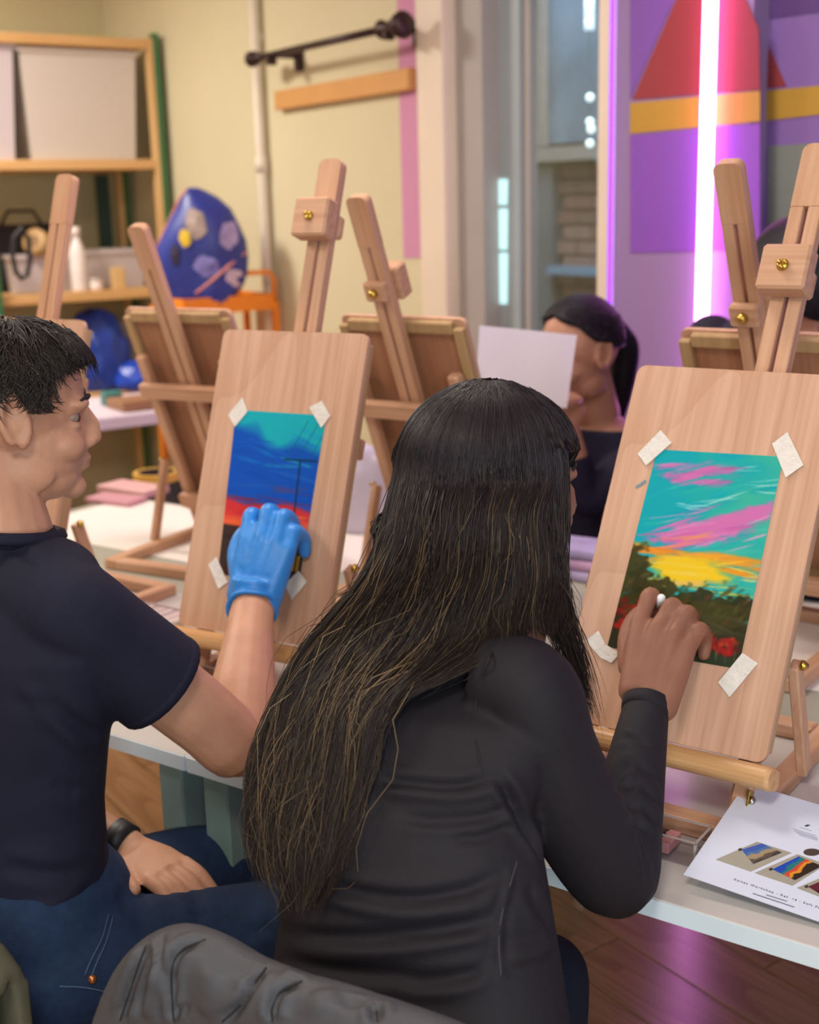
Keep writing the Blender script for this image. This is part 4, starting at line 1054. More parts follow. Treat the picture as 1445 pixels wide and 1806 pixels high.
# left hand resting on the table
dl = (RR * .8 + NN * .45).normalized(); sl_ = Vector((-dl.y, dl.x, 0))
mb.loft([(wrL, sl_ * .024, DN * .016), (wrL + dl * .045, sl_ * .036, DN * .014), (wrL + dl * .085, sl_ * .036, DN * .011)], 16)
for i, (o_, L) in enumerate(((-.027, .062), (-.009, .072), (.009, .068), (.026, .052))):
    b0 = wrL + dl * .08 + sl_ * o_; limb(mb, [b0, b0 + dl * L * .5 + DN * .004, b0 + dl * L + DN * .022], [.0095, .009, .0075], 10, 4)
limb(mb, [wrL + dl * .02 - sl_ * .02, wrL + dl * .05 - sl_ * .045 + DN * .01, wrL + dl * .08 - sl_ * .05 + DN * .02], [.012, .011, .009], 10, 4)
pel = Vector((-.02, 1.2, .56))
def leg(mb, hip, knee, ank, r, foot):
    limb(mb, [hip, hip.lerp(knee, .5), knee, knee.lerp(ank, .35), ank], [r, r * .88, r * .70, r * .66, r * .48], 18)
kR, kL = Vector((.165, 1.50, .55)), Vector((-.09, 1.66, .55))
aR, aL = Vector((.17, 1.56, .09)), Vector((-.07, 1.72, .09))
hipR, hipL = pel + RR * .085, pel - RR * .085
for h, k, a in ((hipR, kR, aR), (hipL, kL, aL)): leg(mb, h, k, a, .068, None)
wb = remesh(mb, 'body', .0034, 2)
kid(wb, 'body', M['skin_w'], woman); whead.eyes(woman)
for o_ in woman.children:
    if o_.name.startswith(('eye',)): o_.matrix_local = WI
# fingernail on the thumb side and pastel
# top
mb = MB(); mb.loft(torso_secs(W_ROWS, RR, NN), 36)
limb(mb, [shR - RR * .05 + Vector((0, 0, .002)), shR, atY(962, 1322, 1.30), atY(1020, 1445, 1.31), elR, elR.lerp(wrR, .30), elR.lerp(wrR, .65), wrR - (wrR - elR).normalized() * .004], [.050, .055, .058, .056, .048, .044, .036, .0285], 22, 6, False)
mb.ball(shR, .053, None, 20, 14)
limb(mb, [shL + RR * .06, shL, shL.lerp(elL, .5), elL, elL.lerp(wrL, .5), wrL - (wrL - elL).normalized() * .004], [.050, .05, .046, .043, .037, .03], 18, 5, False)
mb.ball(shL, .05, None, 20, 14)
mb.ball(atY(850, 1200, 1.37), (.085, .06, .05), Matrix.Rotation(-math.radians(35), 3, 'Z'))
mb.ball(atY(720, 1200, 1.42), (.09, .06, .05), Matrix.Rotation(-math.radians(35), 3, 'Z'))
wt = remesh(mb, 'top', .0042, 6, .5)
bvt = bvh_of(wt)
F_ = [([(652, 1372), (720, 1382), (800, 1388), (880, 1372)], -.0045, .006), ([(655, 1392), (740, 1402), (820, 1405), (905, 1380)], .004, .007),
      ([(690, 1440), (780, 1448), (860, 1440), (915, 1412)], -.0045, .006), ([(790, 1480), (850, 1476), (905, 1450)], -.003, .006),
      ([(540, 1545), (620, 1575), (720, 1588), (820, 1572), (900, 1532)], -.006, .0075), ([(540, 1565), (640, 1598), (740, 1606), (840, 1588)], .004, .008),
      ([(495, 1640), (580, 1652), (700, 1652), (800, 1642), (905, 1602)], -.006, .0075), ([(560, 1675), (680, 1676), (780, 1660), (870, 1645)], .004, .008),
      ([(490, 1690), (560, 1708), (680, 1720), (800, 1718), (880, 1690)], -.005, .007), ([(700, 1738), (800, 1732), (860, 1712)], -.004, .006),
      ([(905, 1525), (890, 1590), (880, 1650), (885, 1735)], .003, .004), ([(930, 1560), (950, 1600), (975, 1640)], -.004, .007), ([(885, 1690), (940, 1680), (975, 1660)], .004, .008),
      ([(500, 1760), (600, 1785), (700, 1795)], -.004, .007),
      ([(1062, 1362), (1100, 1352), (1140, 1358), (1168, 1378)], -.0035, .006), ([(1072, 1395), (1110, 1388), (1145, 1400), (1168, 1425)], -.0035, .006), ([(1082, 1428), (1115, 1425), (1150, 1442), (1168, 1468)], -.0035, .006),
      ([(1065, 1378), (1110, 1370), (1165, 1400)], .003, .006), ([(1095, 1455), (1125, 1458), (1155, 1485)], -.003, .006), ([(1090, 1300), (1130, 1310), (1165, 1330)], -.003, .005),
      ([(1110, 1440), (1130, 1490), (1142, 1560)], -.004, .006), ([(872, 1362), (905, 1415), (935, 1475), (958, 1525)], -.009, .006), ([(1092, 1262), (1130, 1250), (1176, 1262)], -.0016, .004)]
folds(wt, bvt, F_)
kid(wt, 'top', m_black, woman)
bvt = bvh_of(wt)
top_o = woman.children[-1]
m_seam = plain('black_seam', '#131116', .8)
seam = surf_tube(bvt, [(886, 1114), (868, 1150), (848, 1200), (838, 1250), (840, 1310), (852, 1362)], .0013).mesh('seam'); kid(seam, 'seam', m_seam, top_o, Vector((0, 0, 0)))
seam = surf_tube(bvt, [(912, 1520), (900, 1560), (886, 1610), (880, 1660), (884, 1720)], .0008).mesh('seam'); kid(seam, 'seam', plain('grey_seam', '#3d3940', .8), top_o, Vector((0, 0, 0)))
def cuff(parent, c, axis, r, mat, off, h=.012):
    ax = Vector(axis).normalized(); x = ax.orthogonal().normalized(); y = ax.cross(x)
    secs = [(c - ax * h, x * r, y * r), (c - ax * h * .3, x * r * 1.03, y * r * 1.03), (c + ax * h * .5, x * r * 1.03, y * r * 1.03), (c + ax * h * .6, x * r * .97, y * r * .97)]
    o = mesh_obj('cuff', MB().loft(secs, 28).mesh('cuff', True), mat, parent); o.matrix_local = Matrix.Translation(-off) if off else Matrix(); return o
cuff(top_o, wrR - (wrR - elR).normalized() * .012, wrR - elR, .0305, m_black, None)
# jeans
mb = MB(); mb.ball(pel + Vector((0, 0, .02)), (.165, .125, .13), Matrix.Rotation(-math.radians(35), 3, 'Z'))
for h, k, a in ((hipR, kR, aR), (hipL, kL, aL)): leg(mb, h, k, a, .082, None)
wj = remesh(mb, 'jeans', .008, 4); kid(wj, 'jeans', m_jean, woman); bvj = bvh_of(wj)
for a in (aR, aL):
    d = NN; b = MB(); b.loft([(a + DN * .02 - d * .03, RR * .035, Vector((0, 0, .055))), (a + DN * .03 + d * .05, RR * .042, Vector((0, 0, .045))), (a + DN * .055 + d * .13, RR * .042, Vector((0, 0, .03))), (a + DN * .065 + d * .19, RR * .03, Vector((0, 0, .018)))], 16)
    kid(b.mesh('shoe', True), 'shoe', plain('dark_shoe', '#26242a', .6), woman)
# pastel stick in the hand
pa, pb = onB(1167, 1054, .050), onB(1160, 1075, .010)
o = MB().tube([pa, pb], .0055, 10).out('pastel_stick', plain('white_pastel', '#e8e6ea', .8), None, True); tag(o, 'small white pastel stick held between the fingers of the woman in black', 'pastel')

# ---- hair
HR = (.114, .098, .105)
def wlimit(az): 
    a = abs(az); return 1.75 if a < 2.0 else max(.55, 1.75 - (a - 2.0) * 1.5)
mcap = plain('dark_hair_base', '#141014', .5, 0, .2, 40, .3, 120, .4)
wh = kid(whead.cap(tuple(x * .95 for x in HR), wlimit), 'hair', mcap, woman)
def hairpt(px, py, off, fallY):
    h = cast(bvt, px, py)
    Y = h.y if h is not None else fallY
    p = atY(px, py, Y); d = (p - CAMP).normalized(); return np.array(p - d * off)
ROWS = [(905, 676, 984, 1.44), (960, 664, 986, 1.42), (1020, 636, 992, 1.41), (1080, 588, 990, 1.41), (1150, 528, 940, 1.41), (1250, 480, 690, 1.39), (1350, 452, 652, 1.36), (1450, 436, 622, 1.33), (1530, 455, 600, 1.31), (1605, 500, 560, 1.29)]
YS = []
NS = 15; grid = np.zeros((len(ROWS), NS, 3))
for i, (y, xl, xr, fy) in enumerate(ROWS):
    Ys = []
    for j in range(NS):
        px = xl + (xr - xl) * j / (NS - 1); h = cast(bvt, px, y)
        Ys.append(h.y if (h is not None and i > 2) else np.nan)
    Ys = np.array(Ys); ok = ~np.isnan(Ys)
    if i <= 2:      # hanging behind the head, curved round the neck
        u = np.linspace(-1, 1, NS); Ys = (1.495, 1.475, 1.452)[i] - (.105, .095, .08)[i] * np.sqrt(1 - .92 * u * u)
    elif ok.any():
        Ys = np.interp(np.arange(NS), np.where(ok)[0], Ys[ok]); miss = np.where(ok)[0].min(); 
        for j in range(miss): Ys[j] = Ys[miss] + .012 * (miss - j)
    else: Ys[:] = fy
    YS.append(Ys)
YS = np.array(YS, float)
for _ in range(2): YS[2:-1] = .5 * YS[2:-1] + .25 * YS[1:-2] + .25 * YS[3:]
for i, (y, xl, xr, fy) in enumerate(ROWS):
    for j in range(NS):
        px = xl + (xr - xl) * j / (NS - 1); p = atY(px, y, float(YS[i, j])); grid[i, j] = np.array(p - (p - CAMP).normalized() * .006)
def grid_at(i, s):
    x = np.clip(s, 0, 1) * (NS - 1); j = np.minimum(x.astype(int), NS - 2); f = (x - j)[:, None]; return grid[i][j] * (1 - f) + grid[i][j + 1] * f
SMAX = np.array([1, 1, 1, 1, .9, .58, .52, .5, .5, .5])
rg = np.random.default_rng(12)
def smooth_paths(keys, K):
    """keys (N,m,3) -> catmull resample to K points"""
    keys = np.asarray(keys); N, m, _ = keys.shape
    P = np.concatenate([2 * keys[:, :1] - keys[:, 1:2], keys, 2 * keys[:, -1:] - keys[:, -2:-1]], 1)
    t = np.linspace(0, m - 1 - 1e-6, K); i = t.astype(int); f = (t - i)[None, :, None]
    a, b, c, d = P[:, i], P[:, i + 1], P[:, i + 2], P[:, i + 3]
    return .5 * (2 * b + (c - a) * f + (2 * a - 5 * b + 4 * c - d) * f * f + (3 * b - a - 3 * c + d) * f ** 3)
def back_hair(N, thick, jitter, length=(6, 9.0), seed=1, fly=False, side=None):
    rg = np.random.default_rng(seed); ncl = 260
    cl_s = rg.random(ncl); cid = rg.integers(0, ncl, N); s = np.clip(cl_s[cid] + rg.normal(0, .014 if not fly else .05, N), 0, 1)
    lay = rg.random(N) * thick
    az = np.radians(66) + np.arcsin(-.97 + 1.80 * s) if side is None else rg.uniform(math.radians(side[0]), math.radians(side[1]), N)
    if side is not None: s = s * .3
    r = 1.0 + .05 * (lay / max(thick, 1e-6) - .5)
    keys = []
    th0 = rg.uniform(.12, .5, N)
    for th in (0.0, .35, .7, 1.05, 1.4):
        tt_ = th0 + (1.55 - th0) * th / 1.4
        pts = np.array([whead.surf(a, t_, tuple(x * q for x in HR)) for a, t_, q in zip(az, tt_, r)])
        keys.append(pts)
    cam = np.array(CAMP)
    cl_w = rg.normal(size=(ncl, len(ROWS), 3)); 
    for k in range(1, len(ROWS)): cl_w[:, k] = .55 * cl_w[:, k - 1] + .55 * cl_w[:, k]
    ss = s.copy()
    for i in range(len(ROWS)):
        p = grid_at(i, ss / SMAX[i]); d = p - cam; d /= np.linalg.norm(d, axis=1)[:, None]
        g = .15 + .85 * i / (len(ROWS) - 1)
        p = p - d * ((lay - (0 if side is None else .03)) * (1 if i < 6 else .8))[:, None] + cl_w[cid, i] * jitter * g * np.array([1, .4, .5]) + rg.normal(0, jitter * .22 * g, (N, 3)) * (3.0 if fly else 1)
        keys.append(p)
    keys = np.stack(keys, 1)
    end = np.clip(rg.uniform(length[0], length[1], ncl)[cid] + rg.normal(0, .35, N), 4.5, 9.0)
    end = np.where(s > .78, rg.uniform(2.9, 3.7, N), np.where(s > .56, rg.uniform(3.6, 4.8, N), end))    # right strands end sooner
    K = 26; m = keys.shape[1]; out = []
    full = smooth_paths(keys, 90)
    e = np.clip((5 + end) / (m - 1), .3, 1)
    tt_ = np.linspace(0, 1, K)[None, :] * e[:, None] * 89; i0 = np.minimum(tt_.astype(int), 88); f = (tt_ - i0)[..., None]
    n = np.arange(N)[:, None]; return full[n, i0] * (1 - f) + full[n, i0 + 1] * f, s, cid
def hair_cols(N, s, light, seed, K=26):
    rg = np.random.default_rng(seed); dark = np.array(hexc('#151116')); mid = np.array(hexc('#2a2124')); gold = np.array(hexc('#8d7452'))
    k = rg.random(N)[:, None]; c = dark * (1 - k) + mid * k
    g = (rg.random(N) < light * np.clip(1.9 - 1.6 * np.asarray(s), .25, 2))[:, None]; gg = rg.uniform(.2, .95, N)[:, None]
    full = np.where(g, c * (1 - gg) + gold * gg, c + .10 * (gold - c) * rg.random((N, 1)))
    t = np.clip((np.linspace(0, 1, K) - .34) / .3, 0, 1)[None, :, None]
    return c[:, None, :] * (1 - t) + full[:, None, :] * t
paths, s_, _ = back_hair(9500, .026, .008, (5.6, 9.0), 3)
kid(strand_mesh('hair_strands', paths, rg.uniform(.0004, .0007, len(paths)), hair_cols(len(paths), s_, .07, 4)), 'hair_strands', M['strand'], wh, Vector((0, 0, 0)))
paths, s_, _ = back_hair(420, .034, .022, (6.0, 9.0), 9, True)
kid(strand_mesh('flyaway_strands', paths, rg.uniform(.0004, .0007, len(paths)), hair_cols(len(paths), s_, .30, 14)), 'flyaway_strands', M['strand'], wh, Vector((0, 0, 0)))
paths, s_, _ = back_hair(900, .02, .009, (6.3, 8.5), 17, False, (-140, -15))
kid(strand_mesh('far_side_strands', paths, rg.uniform(.0006, .001, len(paths)), hair_cols(len(paths), s_, .05, 5)), 'far_side_strands', M['strand'], wh, Vector((0, 0, 0)))
# base sheet under the strands so that no back shows through the long hair
b = bmesh.new(); G = np.concatenate([np.array([[whead.surf(math.radians(66) + math.asin(-.95 + 1.74 * j / (NS - 1)), 1.35, tuple(x * .93 for x in HR)) for j in range(NS)]]), grid[:8]], 0)
G[-1] = G[-1] * .5 + grid[7].mean(0) * .5
for r_i in (4, 5, 6): G[r_i] = G[r_i][:1] + (G[r_i] - G[r_i][:1]) * .93
vs = [[b.verts.new(p) for p in row] for row in G]; vb = []
for row in G:
    q = []
    for p in row: d = (p - np.array(CAMP)); d /= np.linalg.norm(d); q.append(b.verts.new(p + d * .012))
    vb.append(q)
for i in range(len(G) - 1):
    for j in range(NS - 1):
        b.faces.new((vs[i][j], vs[i + 1][j], vs[i + 1][j + 1], vs[i][j + 1])); b.faces.new((vb[i][j], vb[i][j + 1], vb[i + 1][j + 1], vb[i + 1][j]))
    b.faces.new((vs[i][0], vb[i][0], vb[i + 1][0], vs[i + 1][0])); b.faces.new((vs[i][-1], vs[i + 1][-1], vb[i + 1][-1], vb[i][-1]))
b.faces.new(vs[-1] + list(reversed(vb[-1]))); b.faces.new(list(reversed(vs[0])) + vb[0])
bmesh.ops.recalc_face_normals(b, faces=b.faces)
me = bpy.data.meshes.new('hair_mass'); b.to_mesh(me); b.free(); me.polygons.foreach_set('use_smooth', [True] * len(me.polygons))
kid(me, 'hair_mass', mcap, wh, Vector((0, 0, 0)))
# lock falling in front of the right shoulder
def front_lock(N, rows, azr, seed, jit, w, light, name, th1=1.6):
    rg = np.random.default_rng(seed); s = rg.random(N); keys = []
    az = np.radians(azr[0] + (azr[1] - azr[0]) * s)
    th0 = rg.uniform(.15, .5, N)
    for k in (0, .33, .66, 1.0):
        keys.append(np.array([whead.surf(a, t0 + (th1 - t0) * k, HR) for a, t0 in zip(az, th0)]) + rg.normal(0, .0015, (N, 3)))
    w1 = rg.normal(size=(N, 3)) * jit
    for i, (y, xl, xr, Y) in enumerate(rows):
        p = np.array([atY(xl + (xr - xl) * q, y, Y + .03 * (q2 - .5)) for q, q2 in zip(s, rg.random(N))])
        keys.append(p + w1 * (i / len(rows)) + rg.normal(0, jit * .2, (N, 3)))
    keys = np.stack(keys, 1); full = smooth_paths(keys, 60); e = rg.uniform(.62, 1, N); K = 20
    tt_ = np.linspace(0, 1, K)[None, :] * e[:, None] * 59; i0 = np.minimum(tt_.astype(int), 58); f = (tt_ - i0)[..., None]; n = np.arange(N)[:, None]
    P = full[n, i0] * (1 - f) + full[n, i0 + 1] * f
    kid(strand_mesh(name, P, rg.uniform(w * .6, w, N), hair_cols(N, s, light, seed + 1, K)), name, M['strand'], wh, Vector((0, 0, 0)))
front_lock(1100, [(940, 900, 1000, 1.42), (1010, 915, 1000, 1.405), (1070, 945, 1003, 1.40), (1130, 985, 1018, 1.43), (1200, 1008, 1038, 1.455), (1280, 1028, 1056, 1.47)], (62, 124), 21, .010, .0009, .06, 'front_lock')
front_lock(260, [(800, 990, 1018, 1.51), (850, 968, 992, 1.49), (920, 960, 986, 1.47), (1000, 962, 994, 1.44), (1090, 975, 1008, 1.43)], (112, 150), 31, .004, .0009, .12, 'face_lock', 1.25)
# ------------------------------------------------------------------ the man in the navy shirt
m_navy = plain('navy_jersey', '#1a1c2e', .78, 0, .06, 30, .15, 420, .25)
m_denim = plain('blue_denim', '#20324e', .8, 0, .15, 70, .35, 500, .2, (1, 1, 1))
m_glove = plain('blue_nitrile', '#2f86d8', .42, 0, .06, 25, .15, 90, .45)
man = thing('person', 'person with short dark hair in a navy shirt wearing one blue glove', 'person', (-.55, 1.64, 0))
mR = Vector((.87, -.49, 0)); mN = Vector((.49, .87, 0))
mhead = Head(atY(24, 715, 1.69), (.94, .34, 0), math.radians(5), 1.02)
mneck = atY(5, 945, 1.645)
msR = atY(118, 1075, 1.57); msL = msR - mR * .36 + Vector((0, 0, .0))
meR = atY(418, 1312, 1.68); mwR = onA(447, 1058, .085)
meL = msL + Vector((-.02, .10, -.27)); mwL = atY(226, 1496, 1.70)
M_ROWS = [(-30, 1760, 1.58, .178, .135), (-16, 1690, 1.60, .182, .135), (-6, 1600, 1.61, .178, .13), (-8, 1500, 1.625, .165, .122), (-12, 1400, 1.635, .162, .12), (-12, 1300, 1.64, .168, .12),
          (-14, 1200, 1.64, .182, .118), (-14, 1120, 1.64, .188, .11), (-10, 1050, 1.64, .165, .095), (-5, 990, 1.645, .11, .075), (2, 952, 1.645, .078, .068), (4, 932, 1.65, .070, .064)]
def msecs(rows): return torso_secs(rows, mR, mN, .87, .49)
up_A = WmA.to_3x3() @ Vector((0, 0, 1))
HM = dict(wr=mwR, n=nA,
          mcp=[onA(434, 950, .074), onA(462, 948, .078), onA(487, 955, .074), onA(508, 972, .066)],
          pip=[onA(444, 908, .056), onA(474, 901, .058), onA(501, 911, .054), onA(519, 938, .050)])
HM['dip'] = [p + nA * .030 - up_A * .008 for p in HM['pip']]
HM['tip'] = [p + nA * .010 - up_A * .022 for p in HM['dip']]
HM['thumb'] = [onA(424, 1010, .07), onA(418, 975, .052), onA(428, 945, .034), onA(448, 930, .016)]
mb = MB(); mhead.build(mb, mneck, .058)
mb.loft(msecs([(a, b, Y, h - .014, d - .014) for a, b, Y, h, d in M_ROWS]), 28)
limb(mb, [msR, msR.lerp(meR, .45), msR.lerp(meR, .8), meR, meR.lerp(mwR, .28), meR.lerp(mwR, .62), mwR], [.050, .052, .051, .049, .050, .041, .033], 20)
limb(mb, [msL, msL.lerp(meL, .5), meL, meL.lerp(mwL, .5), mwL], [.05, .048, .042, .038, .028], 18)
right_hand(mb, HM, 1.05)
# left hand lying on the thigh
hd = (atY(318, 1552, 1.62) - mwL).normalized(); hs = hd.cross(Vector((0, 0, 1))).normalized(); hn = hs.cross(hd)
mb.loft([(mwL, hs * .028, hn * .02), (mwL + hd * .05, hs * .043, hn * .017), (mwL + hd * .095, hs * .043, hn * .013)], 18)
for o_, L in ((-.032, .07), (-.011, .08), (.011, .075), (.031, .058)):
    b0 = mwL + hd * .09 + hs * o_; limb(mb, [b0, b0 + hd * L * .5 - hn * .004, b0 + hd * L - hn * .022], [.011, .0105, .009], 10, 4)
limb(mb, [mwL + hd * .03 + hs * .025, mwL + hd * .06 + hs * .05, mwL + hd * .095 + hs * .06], [.014, .012, .010], 10, 4)
mpel = Vector((-.57, 1.60, .57))
mhR, mhL = Vector((-.50, 1.53, .555)), Vector((-.56, 1.70, .555))
mkR, mkL = Vector((-.06, 1.64, .56)), Vector((-.31, 1.80, .55))
maR, maL = Vector((-.04, 1.72, .09)), Vector((-.27, 1.88, .09))
for h, k, a in ((mhR, mkR, maR), (mhL, mkL, maL)): leg(mb, h, k, a, .072, None)
kid(remesh(mb, 'body', .0036, 2), 'body', M['skin_m'], man); mhead.eyes(man)
for o_ in man.children:
    if o_.name.startswith('eye'): o_.matrix_local = Matrix.Translation(-man.location)
# shirt with loose short sleeve
mb = MB(); mb.loft(msecs(M_ROWS), 40)
slv = msR.lerp(meR, .52)
limb(mb, [msR - mR * .07 + Vector((0, 0, .02)), msR, msR.lerp(meR, .22), msR.lerp(meR, .42), slv], [.065, .068, .070, .072, .073], 26, 6, False)
mb.ball(msR, .068, None, 20, 14)
slL = msL.lerp(meL, .6); limb(mb, [msL + mR * .07, msL, msL.lerp(meL, .3), slL], [.065, .068, .07, .072], 20, 5, False); mb.ball(msL, .068)
mb.ball(atY(70, 1010, 1.61), (.09, .065, .05), Matrix.Rotation(-math.radians(30), 3, 'Z')); mb.ball(msL + mR * .08 + Vector((0, 0, .03)), (.09, .065, .05), Matrix.Rotation(-math.radians(30), 3, 'Z'))
ms_ = remesh(mb, 'shirt', .005, 5, .5); bvs = bvh_of(ms_)
folds(ms_, bvs, [([(60, 1220), (120, 1270), (180, 1300)], -.006, .010), ([(30, 1200), (90, 1255), (150, 1330)], .004, .010), ([(0, 1525), (80, 1540), (160, 1530)], -.004, .010),
                 ([(60, 1640), (120, 1610), (170, 1560)], -.004, .010), ([(5, 960), (40, 975), (80, 1000)], -.003, .007),
                 ([(90, 1380), (140, 1400), (190, 1380)], -.003, .01), ([(40, 1700), (110, 1660), (180, 1600)], .004, .01)])
mshirt = kid(ms_, 'shirt', m_navy, man); bvs = bvh_of(ms_)
cuff(mshirt, slv - (meR - msR).normalized() * .004, meR - msR, .0712, m_navy, None, .012)
# collar
col = []
for k in range(20):
    a = 2 * PI * k / 20; c = mneck + Vector((0, 0, .004)); col.append(c + mR * (.078 * math.cos(a)) + mN * (.072 * math.sin(a)) + Vector((0, 0, .012 * -math.sin(a))))
c_o = mesh_obj('collar', MB().tube(col, .009, 8, False, True).mesh('collar', True), m_navy, mshirt)
# glove: same hand, a little larger, with rolled cuff
mb = MB(); HG = dict(HM); right_hand(mb, HM, 1.17)
c_ = sum(HM['mcp'], Vector()) / 4; p_ = sum(HM['pip'], Vector()) / 4; w_ = HM['mcp'][0] - HM['mcp'][3]
mb.loft([(mwR.lerp(c_, .5), w_ * .56, nA * .022), (c_, w_ * .56, nA * .0165), (c_.lerp(p_, .62), w_ * .50, nA * .0125)], 20, True, False, 2.6)
fd = (mwR - meR).normalized(); limb(mb, [mwR - fd * .022, mwR, mwR + (HM['mcp'][1] - mwR) * .3], [.038, .037, .040], 20, 4, False)
gme = remesh(mb, 'glove', .0034, 6, .5); glove = kid(gme, 'glove', m_glove, man)
ax = fd; x_ = ax.orthogonal().normalized(); y_ = ax.cross(x_)
rg_ = [(mwR - fd * .022) + (x_ * math.cos(a) + y_ * math.sin(a)) * .039 + fd * .003 * math.sin(3 * a) for a in [2 * PI * k / 24 for k in range(24)]]
mesh_obj('cuff_roll', MB().tube(rg_, .0035, 8, False, True).mesh('cuff_roll', True), m_glove, glove)
# wristband on the other arm
wd_ = (mwL - meL).normalized(); x_ = wd_.orthogonal().normalized(); y_ = wd_.cross(x_)
kid(MB().loft([(mwL - wd_ * .03, x_ * .034, y_ * .034), (mwL - wd_ * .002, x_ * .033, y_ * .033)], 24).mesh('wristwatch', True), 'wristwatch', plain('black_strap_watch', '#1c1a1e', .5), man)
# jeans
mb = MB(); mb.ball(mpel + Vector((.0, 0, .03)), (.185, .15, .14), Matrix.Rotation(math.radians(-10), 3, 'Z'))
mb.loft([(Vector((-.57, 1.61, .56)), mR * .175, mN * .13), (Vector((-.565, 1.62, .66)), mR * .160, mN * .115)], 30)
for h, k, a in ((mhR, mkR, maR), (mhL, mkL, maL)): leg(mb, h, k, a, .088, None)
mj = remesh(mb, 'jeans', .007, 4); bj = bvh_of(mj)
folds(mj, bj, [([(215, 1560), (235, 1610), (245, 1690)], -.005, .010), ([(240, 1575), (258, 1620), (262, 1700)], -.004, .009), ([(340, 1570), (350, 1600), (352, 1640)], -.004, .01), ([(430, 1650), (460, 1640), (482, 1640)], -.003, .008)])
jo = kid(mj, 'jeans', m_denim, man); bj = bvh_of(mj)
m_st = plain('denim_stitch', '#3a5270', .8); m_cop = plain('copper_rivet', '#c07a4a', .35, .8)
for pix in ([(200, 1615), (188, 1660), (170, 1700), (160, 1728)], [(192, 1612), (180, 1655), (160, 1695), (150, 1720)], [(105, 1740), (150, 1742), (200, 1752)]):
    try: mesh_obj('stitching', surf_tube(bj, pix, .0012, .001).mesh('stitching', True), m_st, jo)
    except Exception: pass
rv = cast(bj, 163, 1727)
if rv is not None: mesh_obj('rivet', MB().ball(rv, (.006, .006, .006), None, 12, 8).mesh('rivet', True), m_cop, jo)
for a in (maR, maL):
    d = Vector((.85, .5, 0)).normalized(); s2 = Vector((d.y, -d.x, 0)); b = MB(); b.loft([(a + DN * .02 - d * .03, s2 * .038, Vector((0, 0, .055))), (a + DN * .03 + d * .06, s2 * .046, Vector((0, 0, .045))), (a + DN * .055 + d * .15, s2 * .046, Vector((0, 0, .03))), (a + DN * .065 + d * .22, s2 * .033, Vector((0, 0, .018)))], 16)
    kid(b.mesh('shoe', True), 'shoe', plain('brown_shoe', '#3a2a24', .6), man)
# hair: cap and short strands
MHR = (.110, .088, .103)
def mlimit(az):
    a = abs(az)
    pts = [(0, 2.15), (1.0, 2.1), (1.35, 1.75), (1.55, 1.28), (1.75, 1.62), (1.95, 1.60), (2.15, 1.15), (2.6, .95), (3.15, .88)]
    return float(np.interp(a, [p[0] for p in pts], [p[1] for p in pts]))
mh = kid(mhead.cap(tuple(x * .97 for x in MHR), mlimit), 'hair', plain('short_hair_base', '#1c1816', .6, 0, .2, 60, .4, 160, .3), man)
rg = np.random.default_rng(5); N = 4200; az = rg.uniform(-PI, PI, N); q = np.sqrt(rg.random(N)); lim = np.array([mlimit(a) for a in az]); th = .06 + (lim - .06) * q
Ls = rg.uniform(.16, .34, N) * np.where(th < .9, 1.5, .9); keys = []
swirl = rg.normal(0, .12, N)
for k in range(5):
    t = k / 4; rr_ = 1.0 + .07 * t * rg.uniform(.2, 1.2, N) + .01
    th_k = np.minimum(th + Ls * t, lim + .14 * (np.abs(az) > 2.0) + .05)
    keys.append(np.array([mhead.surf(a + s * t, b, tuple(x * r for x in MHR)) for a, s, b, r in zip(az, swirl, th_k, rr_)]))
P = np.stack(keys, 1); k_ = rg.random(N)[:, None]; cols = np.array(hexc('#1a1615')) * (1 - k_) + np.array(hexc('#38302b')) * k_
kid(strand_mesh('hair_strands', P, rg.uniform(.0007, .0012, N), cols), 'hair_strands', M['strand'], mh, Vector((0, 0, 0)))
# fringe over the forehead
N = 260; az = rg.uniform(2.2, 3.6, N); keys = []
for k in range(5):
    t = k / 4; keys.append(np.array([mhead.surf(a + .1 * t, .55 + .62 * t + j, tuple(x * (1.02 + .12 * math.sin(t * 2.4)) for x in MHR)) for a, j in zip(az, rg.normal(0, .08, N))]))
kid(strand_mesh('fringe', np.stack(keys, 1), rg.uniform(.0006, .001, N), np.repeat([hexc('#241d1a')], N, 0)), 'fringe', M['strand'], mh, Vector((0, 0, 0)))

# ------------------------------------------------------------------ the person behind the sheet of paper
m_navy2 = plain('dark_navy_knit', '#1c1a30', .8, 0, .08, 30, .2, 300, .25)
fw = thing('person', 'person with a dark ponytail in a navy top holding up white paper', 'person', (.45, 3.03, 0))
fh = Head(atY(1022, 612, 2.98), (-.84, -.54, 0), math.radians(8), 1.02)
fF = Vector((-.75, -.66, 0)).normalized(); fR = Vector((fF.y, -fF.x, 0)) * 1.0
fneck = atY(1050, 728, 3.02)
fs = [(atY(1062, 1180, 3.05), .16, .12), (atY(1062, 1040, 3.05), .15, .11), (atY(1062, 930, 3.05), .155, .11), (atY(1060, 850, 3.05), .165, .115), (atY(1058, 790, 3.04), .165, .10), (atY(1054, 750, 3.03), .12, .08), (atY(1051, 728, 3.025), .06, .055)]
fsR, fsL = atY(1058, 785, 3.04) + fR * .165, atY(1058, 785, 3.04) - fR * .165
pw = atY(1004, 752, 2.86); pe = atY(1030, 880, 2.88)
mb = MB(); fh.build(mb, fneck, .052); mb.loft([(c, fR * (a - .012), fF * (b - .012)) for c, a, b in fs], 24)
near = fsL if fsL.y < fsR.y else fsR; far_ = fsR if near is fsL else fsL
limb(mb, [near, near.lerp(pe, .5), pe, pe.lerp(pw, .5), pw], [.042, .038, .034, .03, .023], 16)
fe = far_ + Vector((-.10, -.12, -.2)); fw_ = atY(880, 735, 2.84)
